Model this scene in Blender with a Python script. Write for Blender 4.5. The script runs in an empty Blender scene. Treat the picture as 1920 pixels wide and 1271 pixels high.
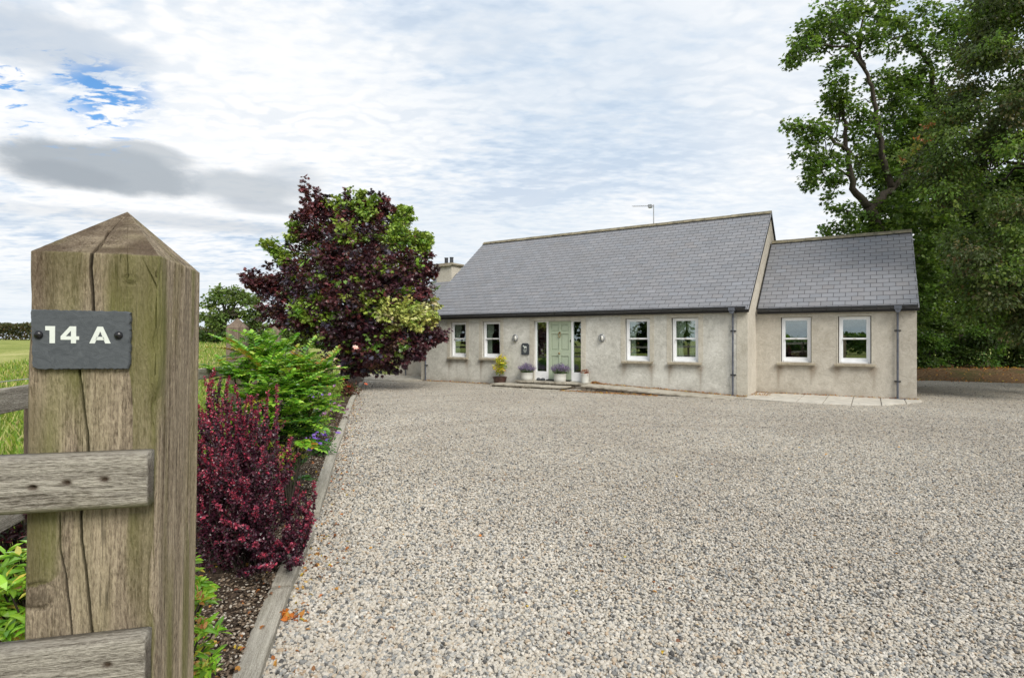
import bpy, bmesh, math, random
import numpy as np
from mathutils import Vector, Matrix
random.seed(7); rng = np.random.default_rng(7)
sc = bpy.context.scene
F = 1067.0; H = 1.65                      # focal length in photo pixels, eye height
# ------------------------------------------------------------------ camera
cd = bpy.data.cameras.new('camera'); cam = bpy.data.objects.new('camera', cd); sc.collection.objects.link(cam)
cam.location = (0, 0, H); cam.rotation_euler = (math.pi/2, 0, 0)
cd.sensor_width = 36; cd.lens = 36*F/1920; cd.clip_end = 2000; cd.clip_start = 0.05
sc.camera = cam
# ------------------------------------------------------------------ world
SUN_DIR = Vector((0.42, -0.75, 0.80)).normalized()
elev = math.asin(SUN_DIR.z); azim = math.atan2(SUN_DIR.x, SUN_DIR.y)

class NT:
    """small node builder"""
    def __init__(s, tree): s.t = tree; s.n = tree.nodes; s.l = tree.links
    def node(s, typ, ins=None, **kw):
        n = s.n.new(typ)
        for k, v in kw.items(): setattr(n, k, v)
        for k, v in (ins or {}).items(): s.set(n.inputs[k], v)
        return n
    def set(s, sock, v):
        if isinstance(v, bpy.types.NodeSocket): s.l.new(v, sock)
        elif isinstance(v, bpy.types.Node): s.l.new(v.outputs[0], sock)
        else:
            if sock.type == 'RGBA' and hasattr(v, '__len__') and len(v) == 3: v = (*v, 1)
            sock.default_value = v
    def math(s, op, a, b=0.0, c=0.0, clamp=False):
        n = s.n.new('ShaderNodeMath'); n.operation = op; n.use_clamp = clamp
        for i, v in enumerate((a, b, c)): s.set(n.inputs[i], v)
        return n.outputs[0]
    def vmath(s, op, a, b=(0, 0, 0)):
        n = s.n.new('ShaderNodeVectorMath'); n.operation = op
        s.set(n.inputs[0], a); s.set(n.inputs[1], b)
        return n.outputs['Value'] if op in ('LENGTH', 'DOT_PRODUCT', 'DISTANCE') else n.outputs[0]
    def mix(s, f, a, b, mode='MIX'):
        n = s.n.new('ShaderNodeMix'); n.data_type = 'RGBA'; n.blend_type = mode
        s.set(n.inputs[0], f); s.set(n.inputs[6], a); s.set(n.inputs[7], b)
        return n.outputs[2]
    def noise(s, v, scale, detail=4, rough=.55, dist=0.0, out=0):
        n = s.node('ShaderNodeTexNoise', {'Scale': scale, 'Detail': detail, 'Roughness': rough, 'Distortion': dist})
        if v is not None: s.set(n.inputs['Vector'], v)
        return n.outputs[out]
    def ramp(s, f, stops, interp='LINEAR'):
        n = s.n.new('ShaderNodeValToRGB'); cr = n.color_ramp; cr.interpolation = interp
        while len(cr.elements) < len(stops): cr.elements.new(0.5)
        for e, (p, c) in zip(cr.elements, stops):
            e.position = p; e.color = (*c, 1) if len(c) == 3 else c
        s.set(n.inputs[0], f); return n.outputs[0]
    def rng(s, v, a, b, c=0.0, d=1.0, smooth=False):
        n = s.n.new('ShaderNodeMapRange'); n.clamp = True
        if smooth: n.interpolation_type = 'SMOOTHSTEP'
        for i, x in enumerate((v, a, b, c, d)): s.set(n.inputs[i], x)
        return n.outputs[0]
    def mapping(s, v, scale=(1, 1, 1), rot=(0, 0, 0), loc=(0, 0, 0)):
        n = s.node('ShaderNodeMapping', {'Scale': scale, 'Rotation': rot, 'Location': loc}); s.set(n.inputs[0], v); return n.outputs[0]

def pdir(x, y):
    return Vector(((x-960)/F, 1, (635.5-y)/F)).normalized()

world = bpy.data.worlds.new('World'); sc.world = world; world.use_nodes = True
w = NT(world.node_tree); w.n.clear()
g = w.node('ShaderNodeTexCoord').outputs['Generated']
d = w.vmath('NORMALIZE', g)
sep = w.node('ShaderNodeSeparateXYZ', {0: d})
zz = w.math('ADD', w.math('MAXIMUM', sep.outputs[2], 0.0), 0.10)
dm = w.vmath('DIVIDE', d, w.node('ShaderNodeCombineXYZ', {0: zz, 1: zz, 2: zz}).outputs[0])
flat = w.vmath('MULTIPLY', dm, (1, 1, 0))                 # cloud layer seen in perspective
def blob(x, y, rx, ry, soft=1.0, warp=0.0):
    c = pdir(x, y); R = Vector((c.y, -c.x, 0)).normalized(); U = R.cross(c) if False else c.cross(R) * -1
    if U.z < 0: U = -U
    dd = w.vmath('SUBTRACT', d, tuple(c))
    kx = abs((pdir(x+rx*.5, y)-pdir(x-rx*.5, y)).dot(R)); ky = abs((pdir(x, y-ry*.5)-pdir(x, y+ry*.5)).dot(U)); a = w.math('DIVIDE', w.vmath('DOT_PRODUCT', dd, tuple(R)), kx)
    b = w.math('DIVIDE', w.vmath('DOT_PRODUCT', dd, tuple(U)), ky)
    r = w.math('SQRT', w.math('ADD', w.math('MULTIPLY', a, a), w.math('MULTIPLY', b, b)))
    if warp: r = w.math('ADD', r, w.math('MULTIPLY', w.math('SUBTRACT', warpn, 0.5), warp))
    return w.rng(r, 1.0+soft*.5, 1.0-soft*.5, 0, 1, True)
warpn = w.noise(w.mapping(d, (1, 1, 2.2)), 7.0, 6, .6)
n_big = w.noise(w.mapping(flat, (.55, .8, 1), (0, 0, .5), (3.1, 1.7, 0)), 1.0, 5, .5, .6)
n_mid = w.noise(w.mapping(flat, (1.2, 2.4, 1), (0, 0, -.55), (1.2, 4.0, 0)), 1.7, 6, .58, .3)
n_fin = w.noise(w.mapping(flat, (3.0, 6.0, 1), (0, 0, -.5), (7.0, 2.0, 0)), 2.2, 5, .55, .25)
n_puf = w.noise(w.mapping(flat, (5.5, 8.5, 1), (0, 0, -.35), (1.0, 8.0, 0)), 2.4, 4, .5, .15)
dens = w.math('ADD', w.math('MULTIPLY', n_big, .34), w.math('ADD', w.math('MULTIPLY', n_mid, .28), w.math('ADD', w.math('MULTIPLY', n_fin, .22), w.math('MULTIPLY', n_puf, .16))))
col = w.ramp(dens, [(.405, (.50, .61, .76)), (.455, (.70, .78, .88)), (.49, (.86, .89, .925)), (.53, (.965, .97, .975))])
# broad blue-grey veil right of the middle, bright veil elsewhere
col = w.mix(w.math('MULTIPLY', blob(1130, 150, 330, 190, 1.6, .9), .55), col, (.56, .67, .80, 1))
col = w.mix(w.math('MULTIPLY', blob(880, 440, 260, 60, 1.6, .6), .45), col, (.62, .72, .82, 1))
col = w.mix(w.math('MULTIPLY', blob(1480, 250, 170, 300, 1.8, .5), .55), col, (.93, .94, .95, 1))
col = w.mix(w.math('MULTIPLY', blob(560, 150, 210, 190, 1.8, .9), .3), col, (.94, .945, .95, 1))
cell = w.node('ShaderNodeTexVoronoi', {'Vector': w.vmath('ADD', w.mapping(flat, (5.2, 8.4, 1), (0, 0, -.5)), w.vmath('MULTIPLY', w.noise(flat, 3, 5, out=1), (2.6, 2.6, 0))), 'Scale': 2.3, 'Smoothness': .7}, feature='SMOOTH_F1', voronoi_dimensions='2D').outputs[0]
cmask = w.math('MULTIPLY', w.rng(n_mid, .40, .60, .15, 1), w.rng(sep.outputs[2], .1, .35, .3, 1))
col = w.mix(w.math('MULTIPLY', w.math('MULTIPLY', w.rng(cell, .25, .70, 0, .50, True), cmask), 1.0), col, (.60, .69, .80, 1))
# heavier grey clouds low on the left and at the top left
for (x, y, rx, ry, s, k, c, wp) in ((190, 235, 300, 30, 1.2, .5, (.95, .96, .97), .8), (560, 120, 170, 120, 1.4, .3, (.96, .965, .97), .9), (60, 75, 200, 56, .8, .8, (.54, .61, .70), 1.3), (210, 95, 90, 22, .9, .6, (.60, .67, .76), 1.0), (185, 318, 172, 46, .42, .93, (.40, .445, .49), 1.15), (120, 330, 110, 26, .6, .6, (.35, .39, .435), 1.2), (270, 292, 95, 26, .55, .75, (.44, .485, .53), 1.2), (475, 352, 115, 28, .7, .75, (.46, .51, .56), 1.3), (500, 388, 80, 14, 1.0, .7, (.46, .51, .57), .7), (545, 330, 60, 26, 1.0, .55, (.50, .56, .63), .7),
                                (360, 418, 260, 13, 1.3, .6, (.52, .57, .63), .8), (90, 420, 130, 16, 1.3, .35, (.66, .72, .78), .8), (900, 60, 120, 60, 1.2, .4, (.62, .70, .80), 1.0)):
    col = w.mix(w.math('MULTIPLY', blob(x, y, rx, ry, s, wp), k), col, (*c, 1))
lowgrad = w.rng(sep.outputs[2], .0, .17, 1, 0, True)
streak = w.noise(w.mapping(d, (1.2, 1.2, 22)), 2.2, 4, .5)
col = w.mix(w.math('MULTIPLY', w.rng(sep.outputs[2], .02, .38, .8, 0, True), w.rng(sep.outputs[0], -.3, .1)), col, w.ramp(w.noise(w.mapping(d, (2.0, 2.0, 5.0), (0, .25, 0)), 2.6, 5, .55, .8), [(.40, (.74, .82, .90)), (.5, (.86, .90, .93)), (.6, (.94, .945, .95))]))
leftk = w.rng(sep.outputs[0], -.35, .25, .8, .25)
col = w.mix(w.math('MULTIPLY', lowgrad, leftk), col, w.ramp(streak, [(.35, (.62, .71, .79)), (.62, (.84, .89, .93))]))
sky = w.node('ShaderNodeTexSky', sky_type='NISHITA', sun_disc=False, sun_elevation=elev, sun_rotation=azim)
bg_sky = w.node('ShaderNodeBackground', {'Color': w.mix(1.0, sky.outputs[0], (.55, .88, 1.12, 1), 'MULTIPLY'), 'Strength': 0.11})
bg_cl = w.node('ShaderNodeBackground', {'Color': col, 'Strength': 0.75})
hole = w.math('MULTIPLY', blob(110, 180, 170, 85, 1.0, .7), w.rng(w.noise(w.mapping(flat, (5.0, 9.0, 1), (0, 0, -.6), (2.4, .3, 0)), 1.6, 5, .6, .4), .56, .66, 0, 1, True))
hole2 = w.math('MULTIPLY', blob(200, 175, 85, 55, 1.0, .6), w.rng(w.noise(w.mapping(flat, (5.0, 9.0, 1), (0, 0, -.6), (5.4, 2.3, 0)), 1.3, 5, .6, .4), .47, .56, 0, 1, True))
fac = w.math('SUBTRACT', 1.0, w.math('MAXIMUM', hole, hole2))
ms = w.node('ShaderNodeMixShader', {0: fac, 1: bg_sky.outputs[0], 2: bg_cl.outputs[0]})
w.node('ShaderNodeOutputWorld', {0: ms.outputs[0]})
# ------------------------------------------------------------------ sun behind thin cloud
sl = bpy.data.lights.new('sun', 'SUN'); sl.energy = 2.6; sl.angle = math.radians(28); sl.color = (1, .95, .87)
so = bpy.data.objects.new('sun', sl); sc.collection.objects.link(so); so.rotation_euler = SUN_DIR.to_track_quat('Z', 'Y').to_euler()
sc.view_settings.view_transform = 'Standard'; sc.view_settings.look = 'None'
sc.view_settings.exposure = 0.52; sc.view_settings.gamma = 1.0; sc.view_settings.use_curve_mapping = False
sc.cycles.max_bounces = 8; sc.cycles.diffuse_bounces = 3; sc.cycles.transparent_max_bounces = 12
sc.cycles.glossy_bounces = 3; sc.cycles.transmission_bounces = 4; sc.cycles.sample_clamp_indirect = 6
sc.cycles.use_denoising = True

# ================================================================== helpers
def tag(o, label=None, cat=None, group=None, kind=None):
    if label: o['label'] = label
    if cat: o['category'] = cat
    if group: o['group'] = group
    if kind: o['kind'] = kind
    return o
def empty(name, loc=(0, 0, 0), rz=0.0, parent=None):
    o = bpy.data.objects.new(name, None); sc.collection.objects.link(o)
    o.location = loc; o.rotation_euler = (0, 0, rz); o.empty_display_size = .2; o.parent = parent
    return o
def link(name, me, mat=None, parent=None, smooth=False):
    o = bpy.data.objects.new(name, me); sc.collection.objects.link(o)
    if mat: me.materials.append(mat)
    if parent: o.parent = parent
    if smooth: me.polygons.foreach_set('use_smooth', np.ones(len(me.polygons), dtype=bool))
    return o
class MB:
    """collects plain shapes into one mesh"""
    def __init__(s): s.v = []; s.f = []
    def add(s, vs, fs):
        b = len(s.v); s.v += [tuple(x) for x in vs]; s.f += [tuple(i+b for i in f) for f in fs]; return s
    def box(s, x0, x1, y0, y1, z0, z1):
        return s.add([(x0,y0,z0),(x1,y0,z0),(x1,y1,z0),(x0,y1,z0),(x0,y0,z1),(x1,y0,z1),(x1,y1,z1),(x0,y1,z1)],
                     [(0,3,2,1),(4,5,6,7),(0,1,5,4),(1,2,6,5),(2,3,7,6),(3,0,4,7)])
    def prism(s, pts, ax, a0, a1):
        """polygon pts extruded along axis ax from a0 to a1"""
        def mk(p, a): return {'x': (a, p[0], p[1]), 'y': (p[0], a, p[1]), 'z': (p[0], p[1], a)}[ax]
        n = len(pts)
        return s.add([mk(p, a0) for p in pts]+[mk(p, a1) for p in pts],
                     [tuple(range(n))[::-1], tuple(range(n, 2*n))]+[(i, (i+1) % n, n+(i+1) % n, n+i) for i in range(n)])
    def tube(s, pts, rad, n=10, caps=True):
        pts = [Vector(p) for p in pts]
        if not hasattr(rad, '__len__'): rad = [rad]*len(pts)
        b = len(s.v); up = Vector((0, 0, 1)); ref = None
        for i, p in enumerate(pts):
            t = (pts[min(i+1, len(pts)-1)]-pts[max(i-1, 0)]).normalized()
            if ref is None: ref = t.cross(Vector((1, .3, .1)) if abs(t.z) > .9 else up).normalized()
            a = (ref - t*ref.dot(t)).normalized(); c = t.cross(a); ref = a
            for k in range(n):
                an = 2*math.pi*k/n; s.v.append(tuple(p+(a*math.cos(an)+c*math.sin(an))*rad[i]))
        for i in range(len(pts)-1):
            for k in range(n): s.f.append((b+i*n+k, b+i*n+(k+1) % n, b+(i+1)*n+(k+1) % n, b+(i+1)*n+k))
        if caps: s.f.append(tuple(b+k for k in range(n))[::-1]); s.f.append(tuple(b+(len(pts)-1)*n+k for k in range(n)))
        return s
    def lathe(s, prof, c=(0, 0, 0), n=24, axis='z'):
        b = len(s.v)
        for r, h in prof:
            for k in range(n):
                a = 2*math.pi*k/n; x, y = r*math.cos(a), r*math.sin(a)
                p = (x, y, h) if axis == 'z' else ((x, -h, y) if axis == 'y' else (h, x, y))
                s.v.append((c[0]+p[0], c[1]+p[1], c[2]+p[2]))
        for i in range(len(prof)-1):
            for k in range(n): s.f.append((b+i*n+k, b+i*n+(k+1) % n, b+(i+1)*n+(k+1) % n, b+(i+1)*n+k))
        s.f.append(tuple(b+k for k in range(n))[::-1]); s.f.append(tuple(b+(len(prof)-1)*n+k for k in range(n)))
        return s
    def build(s, name, mat, parent=None, smooth=False, bevel=0.0, seg=2):
        me = bpy.data.meshes.new(name); me.from_pydata(s.v, [], s.f); me.update()
        o = link(name, me, mat, parent, smooth)
        if bevel:
            m = o.modifiers.new('bevel', 'BEVEL'); m.width = bevel; m.segments = seg; m.limit_method = 'ANGLE'
        return o
def np_mesh(name, verts, faces_flat, sizes, cols=None, attrs=None, smooth=False):
    me = bpy.data.meshes.new(name)
    verts = np.asarray(verts, dtype=np.float32)
    me.vertices.add(len(verts)); me.vertices.foreach_set('co', verts.ravel())
    me.loops.add(len(faces_flat)); me.loops.foreach_set('vertex_index', np.asarray(faces_flat, dtype=np.int32))
    sizes = np.asarray(sizes, dtype=np.int32)
    me.polygons.add(len(sizes)); st = np.zeros(len(sizes), dtype=np.int32); st[1:] = np.cumsum(sizes)[:-1]
    me.polygons.foreach_set('loop_start', st)
    try: me.polygons.foreach_set('loop_total', sizes)
    except Exception: pass
    me.polygons.foreach_set('use_smooth', np.full(len(sizes), bool(smooth)))
    me.update(calc_edges=True)
    if cols is not None:
        a = me.color_attributes.new('Col', 'FLOAT_COLOR', 'POINT')
        c4 = np.ones((len(verts), 4), dtype=np.float32); c4[:, :3] = cols; a.data.foreach_set('color', c4.ravel())
    for k, v in (attrs or {}).items():
        a = me.attributes.new(k, 'FLOAT', 'POINT'); a.data.foreach_set('value', np.asarray(v, dtype=np.float32))
    return me
def grid_mesh(name, P, cols=None, attrs=None, smooth=True, wrap=False):
    """P: (rows, cols, 3) array -> quad mesh"""
    r, c = P.shape[:2]; idx = np.arange(r*c).reshape(r, c)
    if wrap: a = idx[:-1]; b = np.roll(idx, -1, 1)[:-1]; c2 = np.roll(idx, -1, 1)[1:]; d2 = idx[1:]
    else: a = idx[:-1, :-1]; b = idx[:-1, 1:]; c2 = idx[1:, 1:]; d2 = idx[1:, :-1]
    f = np.stack([a, b, c2, d2], -1).reshape(-1, 4)
    return np_mesh(name, P.reshape(-1, 3), f.ravel(), np.full(len(f), 4), cols, attrs, smooth)
def W(x, y, Z):                          # photo pixel at depth Z -> world point
    return Vector(((x-960)/F*Z, Z, H+(635.5-y)/F*Z))
def G(x, y):                             # photo pixel on level ground -> world point
    Z = F*H/(y-635.5); return Vector(((x-960)/F*Z, Z, 0))
def smooth01(x): x = np.clip(x, 0, 1); return x*x*(3-2*x)
def vnoise(x, y, seed=0):
    """cheap smooth 2-D value noise, numpy"""
    r = np.random.default_rng(seed).random((64, 64)); xi = np.floor(x).astype(int); yi = np.floor(y).astype(int)
    fx = smooth01(x-xi); fy = smooth01(y-yi); a = r[xi % 64, yi % 64]; b = r[(xi+1) % 64, yi % 64]; c = r[xi % 64, (yi+1) % 64]; e = r[(xi+1) % 64, (yi+1) % 64]
    return (a*(1-fx)+b*fx)*(1-fy)+(c*(1-fx)+e*fx)*fy
# ================================================================== materials
def new_mat(name):
    m = bpy.data.materials.new(name); m.use_nodes = True; t = NT(m.node_tree); t.n.clear(); return m, t
def finish(t, col, rough=.7, bump=None, bs=.3, bd=.01, metal=0.0, spec=.5, extra=None):
    ins = {'Base Color': col, 'Roughness': rough, 'Metallic': metal, 'Specular IOR Level': spec}; ins.update(extra or {})
    if bump is not None: ins['Normal'] = t.node('ShaderNodeBump', {'Strength': bs, 'Distance': bd, 'Height': bump}).outputs[0]
    p = t.node('ShaderNodeBsdfPrincipled', ins); t.node('ShaderNodeOutputMaterial', {0: p.outputs[0]}); return p
def plain(name, c, rough=.6, metal=0.0, var=.12, scale=8.0, spec=.5, bs=.15):
    m, t = new_mat(name); o = t.node('ShaderNodeTexCoord').outputs['Object']
    n = t.noise(o, scale, 5, .6); c2 = tuple(x*(1-var*2) for x in c); c3 = tuple(min(1, x*(1+var)) for x in c)
    finish(t, t.ramp(n, [(.3, c2), (.7, c3)]), rough, t.noise(o, scale*8, 3), bs, .004, metal, spec); return m
def leaf_mat(name, trans=.35, rough=.45, spec=.4, hue=.5):
    m, t = new_mat(name)
    c = t.node('ShaderNodeVertexColor', layer_name='Col').outputs[0]
    p = t.node('ShaderNodeBsdfPrincipled', {'Base Color': c, 'Roughness': rough, 'Specular IOR Level': spec})
    tr = t.node('ShaderNodeBsdfTranslucent', {'Color': t.mix(.5, c, t.mix(1.0, c, (1.6, 1.7, .7, 1), 'MULTIPLY'))})
    mx = t.node('ShaderNodeMixShader', {0: trans, 1: p.outputs[0], 2: tr.outputs[0]})
    t.node('ShaderNodeOutputMaterial', {0: mx.outputs[0]}); return m
def wood_mat(name, axis='z', pale=(.40, .36, .29), dark=(.13, .11, .085), moss=(.17, .17, .06), mossamt=.5, sc_=1.0):
    m, t = new_mat(name); o = t.node('ShaderNodeTexCoord').outputs['Object']
    st = {'z': (1, 1, .045), 'x': (.045, 1, 1), 'y': (1, .045, 1)}[axis]
    warp = t.vmath('ADD', o, t.vmath('MULTIPLY', t.noise(t.mapping(o, tuple(2.5*x**.5 for x in st)), 4*sc_, 3, out=1), (.018, .018, .018)))
    v = t.mapping(warp, st)
    v4 = t.mapping(warp, tuple(x**.45 for x in st)); g4 = t.noise(v4, 330*sc_, 4, .7)
    g1 = t.noise(v, 190*sc_, 6, .72); g2 = t.noise(v, 38*sc_, 4, .6); g3 = t.noise(o, 9*sc_, 4, .6)
    base = t.ramp(t.math('ADD', t.math('MULTIPLY', g4, .36), t.math('ADD', t.math('MULTIPLY', g1, .36), t.math('MULTIPLY', g2, .28))), [(.40, dark), (.485, tuple((a*.5+b*.5) for a, b in zip(pale, dark)))  , (.565, pale)])
    mo = t.math('MULTIPLY', t.rng(t.noise(t.mapping(o, tuple(x**.4 for x in st)), 11*sc_, 5, .6), .50, .68), mossamt)
    base = t.mix(mo, base, (*moss, 1))
    base = t.mix(t.rng(g3, .35, .7, 0, .35), base, tuple(x*.55 for x in pale)+(1,))
    at = t.node('ShaderNodeAttribute', attribute_name='dirt').outputs['Fac']
    base = t.mix(at, base, (.018, .015, .010, 1))
    at2 = t.node('ShaderNodeAttribute', attribute_name='moss').outputs['Fac']
    base = t.mix(t.math('MULTIPLY', at2, t.rng(g1, .3, .7, .6, 1)), base, (.15, .16, .035, 1))
    at3 = t.node('ShaderNodeAttribute', attribute_name='brown').outputs['Fac']
    base = t.mix(t.math('MULTIPLY', at3, t.rng(g1, .3, .7, .6, 1)), base, (.085, .055, .035, 1))
    bump = t.math('ADD', t.math('MULTIPLY', g4, .8), t.math('ADD', t.math('MULTIPLY', g1, 1.0), t.math('MULTIPLY', g2, .6)))
    finish(t, base, .88, bump, 1.0, .007, spec=.2); return m

def wall_mat(name, c0, c1, c2):
    m, t = new_mat(name); o = t.node('ShaderNodeTexCoord').outputs['Object']
    n1 = t.noise(o, 1.1, 5, .6, .5); n2 = t.noise(o, 6.5, 6, .62, 1.2); n3 = t.noise(o, 42, 4, .6)
    f = t.math('ADD', t.math('MULTIPLY', n1, .4), t.math('ADD', t.math('MULTIPLY', n2, .38), t.math('MULTIPLY', n3, .22)))
    base = t.ramp(f, [(.38, c2), (.50, c1), (.62, c0)])
    ridge = t.math('ABSOLUTE', t.math('SUBTRACT', t.noise(o, 3.6, 5, .6, 2.0), .5))
    streak = t.noise(t.mapping(o, (9, 9, .7)), 1.3, 4, .6)
    base = t.mix(t.rng(ridge, 0.0, .02, .30, 0), base, tuple(x*.62 for x in c2)+(1,)); base = t.mix(t.rng(streak, .52, .72, 0, .22), base, tuple(x*.72 for x in c1)+(1,))
    at = t.node('ShaderNodeAttribute', attribute_name='stain_tone').outputs['Fac']
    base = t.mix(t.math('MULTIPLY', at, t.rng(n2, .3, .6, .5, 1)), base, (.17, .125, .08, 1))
    ridge = t.math('ABSOLUTE', t.math('SUBTRACT', t.noise(o, 3.6, 5, .6, 2.0), .5))
    bump = t.math('ADD', t.math('MULTIPLY', n3, .5), t.math('MULTIPLY', t.rng(ridge, 0, .06), .5))
    finish(t, base, .92, bump, .55, .012, spec=.2); return m

M = {}
M['wall'] = wall_mat('roughcast_render', (.66, .65, .60), (.535, .525, .475), (.38, .37, .33))
M['wall_tan'] = wall_mat('roughcast_tan', (.57, .53, .46), (.49, .455, .39), (.39, .355, .295))
M['band'] = wall_mat('smooth_band', (.58, .55, .47), (.50, .47, .40), (.40, .37, .30))
M['sill'] = wall_mat('sill_concrete', (.42, .38, .30), (.33, .29, .22), (.20, .17, .12))
M['white'] = plain('white_paint', (.80, .81, .82), .35, var=.03)
M['gutter'] = plain('gutter_plastic', (.035, .038, .045), .4, var=.2)
M['fascia'] = plain('fascia_black', (.012, .013, .016), .55, var=.2)
M['pipe'] = plain('downpipe_paint', (.10, .11, .135), .5, var=.2)
M['door'] = plain('sage_paint', (.40, .465, .345), .5, var=.03)
M['brass'] = plain('aged_brass', (.30, .20, .09), .4, .8)
M['dark'] = plain('dark_iron', (.03, .03, .03), .5)
M['curtain'] = plain('curtain_linen', (.80, .78, .70), .9, var=.1)
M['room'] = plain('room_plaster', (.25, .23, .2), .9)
M['galv'] = plain('galvanised', (.38, .39, .40), .45, .6)
M['ridge'] = plain('ridge_tile_lichen', (.20, .175, .115), .9, var=.3, scale=6)
M['pot_white'] = plain('white_glaze', (.58, .58, .54), .35, var=.05)
M['pot_brown'] = plain('brown_glaze', (.07, .035, .028), .25, var=.3)
M['terracotta'] = plain('rust', (.30, .09, .04), .8, var=.3, scale=30)
M['bark'] = wood_mat('bark', 'z', (.085, .07, .055), (.022, .018, .014), (.05, .06, .025), .4, .25)
M['leaf'] = leaf_mat('leaf'); M['leaf_gloss'] = leaf_mat('leaf_gloss', .25, .3, .6)
M['leaf_dark'] = leaf_mat('leaf_dark', .18, .34, .6)
M['leaf_tree'] = leaf_mat('leaf_tree', .42, .45, .4)
def glass_mat():
    m, t = new_mat('window_glass')
    lw = t.math('POWER', t.node('ShaderNodeLayerWeight', {'Blend': .5}).outputs['Facing'], 4.0)
    f = t.math('MINIMUM', t.math('ADD', t.math('MULTIPLY', lw, .8), .20), 1.0)
    tr = t.node('ShaderNodeBsdfTransparent', {'Color': (.80, .86, .83, 1)}); gl = t.node('ShaderNodeBsdfGlossy', {'Color': (.9, .95, .95, 1), 'Roughness': .0})
    mx = t.node('ShaderNodeMixShader', {0: f, 1: tr.outputs[0], 2: gl.outputs[0]}); t.node('ShaderNodeOutputMaterial', {0: mx.outputs[0]}); return m
M['glass'] = glass_mat()
def slate_mat():
    m, t = new_mat('roof_slate'); o = t.node('ShaderNodeTexCoord').outputs['Object']
    c = t.node('ShaderNodeVertexColor', layer_name='Col').outputs[0]
    n = t.noise(o, 14, 5, .6); n2 = t.noise(o, .9, 4, .6)
    col = t.mix(t.rng(n, .3, .7, 0, .3), c, t.mix(1.0, c, (.72, .72, .72, 1), 'MULTIPLY'))
    col = t.mix(t.rng(n2, .45, .75, 0, .15), col, (.15, .15, .145, 1))
    finish(t, col, .62, t.noise(o, 60, 4, .6), .35, .004, spec=.35); return m
M['slate'] = slate_mat()
def flag_mat():
    m, t = new_mat('flagstone'); o = t.node('ShaderNodeTexCoord').outputs['Object']
    n = t.noise(o, 5, 6, .6); n2 = t.noise(o, 60, 3, .6)
    finish(t, t.ramp(n, [(.3, (.20, .175, .135)), (.5, (.36, .33, .27)), (.7, (.47, .44, .37))]), .9, n2, .5, .006, spec=.2); return m
M['flag'] = flag_mat(); M['flag_pale'] = plain('pale_paving', (.50, .47, .41), .9, var=.14, scale=4, bs=.5, spec=.2)
def rubble_mat():
    m, t = new_mat('rubble_stone'); o = t.node('ShaderNodeTexCoord').outputs['Object']
    v = t.node('ShaderNodeTexVoronoi', {'Vector': t.mapping(o, (5, 5, 12)), 'Scale': 1.0}, feature='F1')
    e = t.node('ShaderNodeTexVoronoi', {'Vector': t.mapping(o, (5, 5, 12)), 'Scale': 1.0}, feature='DISTANCE_TO_EDGE')
    c = t.ramp(t.node('ShaderNodeSeparateColor', {0: v.outputs['Color']}).outputs[0], [(0, (.16, .13, .10)), (.5, (.28, .25, .21)), (1, (.38, .33, .26))])
    c = t.mix(t.rng(e.outputs[0], 0, .12, .8, 0), c, (.06, .05, .04, 1))
    finish(t, c, .9, t.rng(e.outputs[0], 0, .2), .8, .02, spec=.2); return m
M['rubble'] = rubble_mat()
STONES = [(0.0, (.07, .07, .07)), (.08, (.17, .17, .168)), (.18, (.26, .275, .285)), (.28, (.385, .38, .36)), (.42, (.44, .415, .365)), (.56, (.51, .49, .455)), (.70, (.42, .385, .325)), (.80, (.56, .545, .515)), (.91, (.47, .43, .365)), (.975, (.36, .28, .20)), (1.0, (.66, .645, .61))]
def tint(t, pos):
    """large soft differences of the gravel: dustier wheel lanes, mossy edges"""
    n = t.noise(t.mapping(pos, (1, 1.0, 1)), .35, 4, .55, .6); n2 = t.noise(pos, 1.7, 4, .6)
    a = t.rng(n, .40, .62, 0, 1); b = t.rng(n2, .35, .7, 0, 1)
    dx = t.vmath('SUBTRACT', t.vmath('MULTIPLY', pos, (1, 1, 0)), (3.2, 3.6, 0)); r = t.math('ADD', t.vmath('LENGTH', dx), t.math('MULTIPLY', n2, .5))
    tr = None
    for R_ in (7.4, 8.9, 12.6, 14.1):
        q = t.rng(t.math('ABSOLUTE', t.math('SUBTRACT', r, R_)), .05, .24, .8, 0, True); tr = q if tr is None else t.math('MAXIMUM', tr, q)
    a = t.math('MULTIPLY', a, t.math('SUBTRACT', 1.0, t.math('MULTIPLY', tr, t.rng(n, .35, .55, .4, 1)))); b = t.math('MULTIPLY', b, t.math('SUBTRACT', 1.0, tr))
    return t.mix(t.math('ADD', t.math('MULTIPLY', a, .6), t.math('MULTIPLY', b, .4)), (.92, .89, .85, 1), (1.13, 1.115, 1.08, 1))
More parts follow.
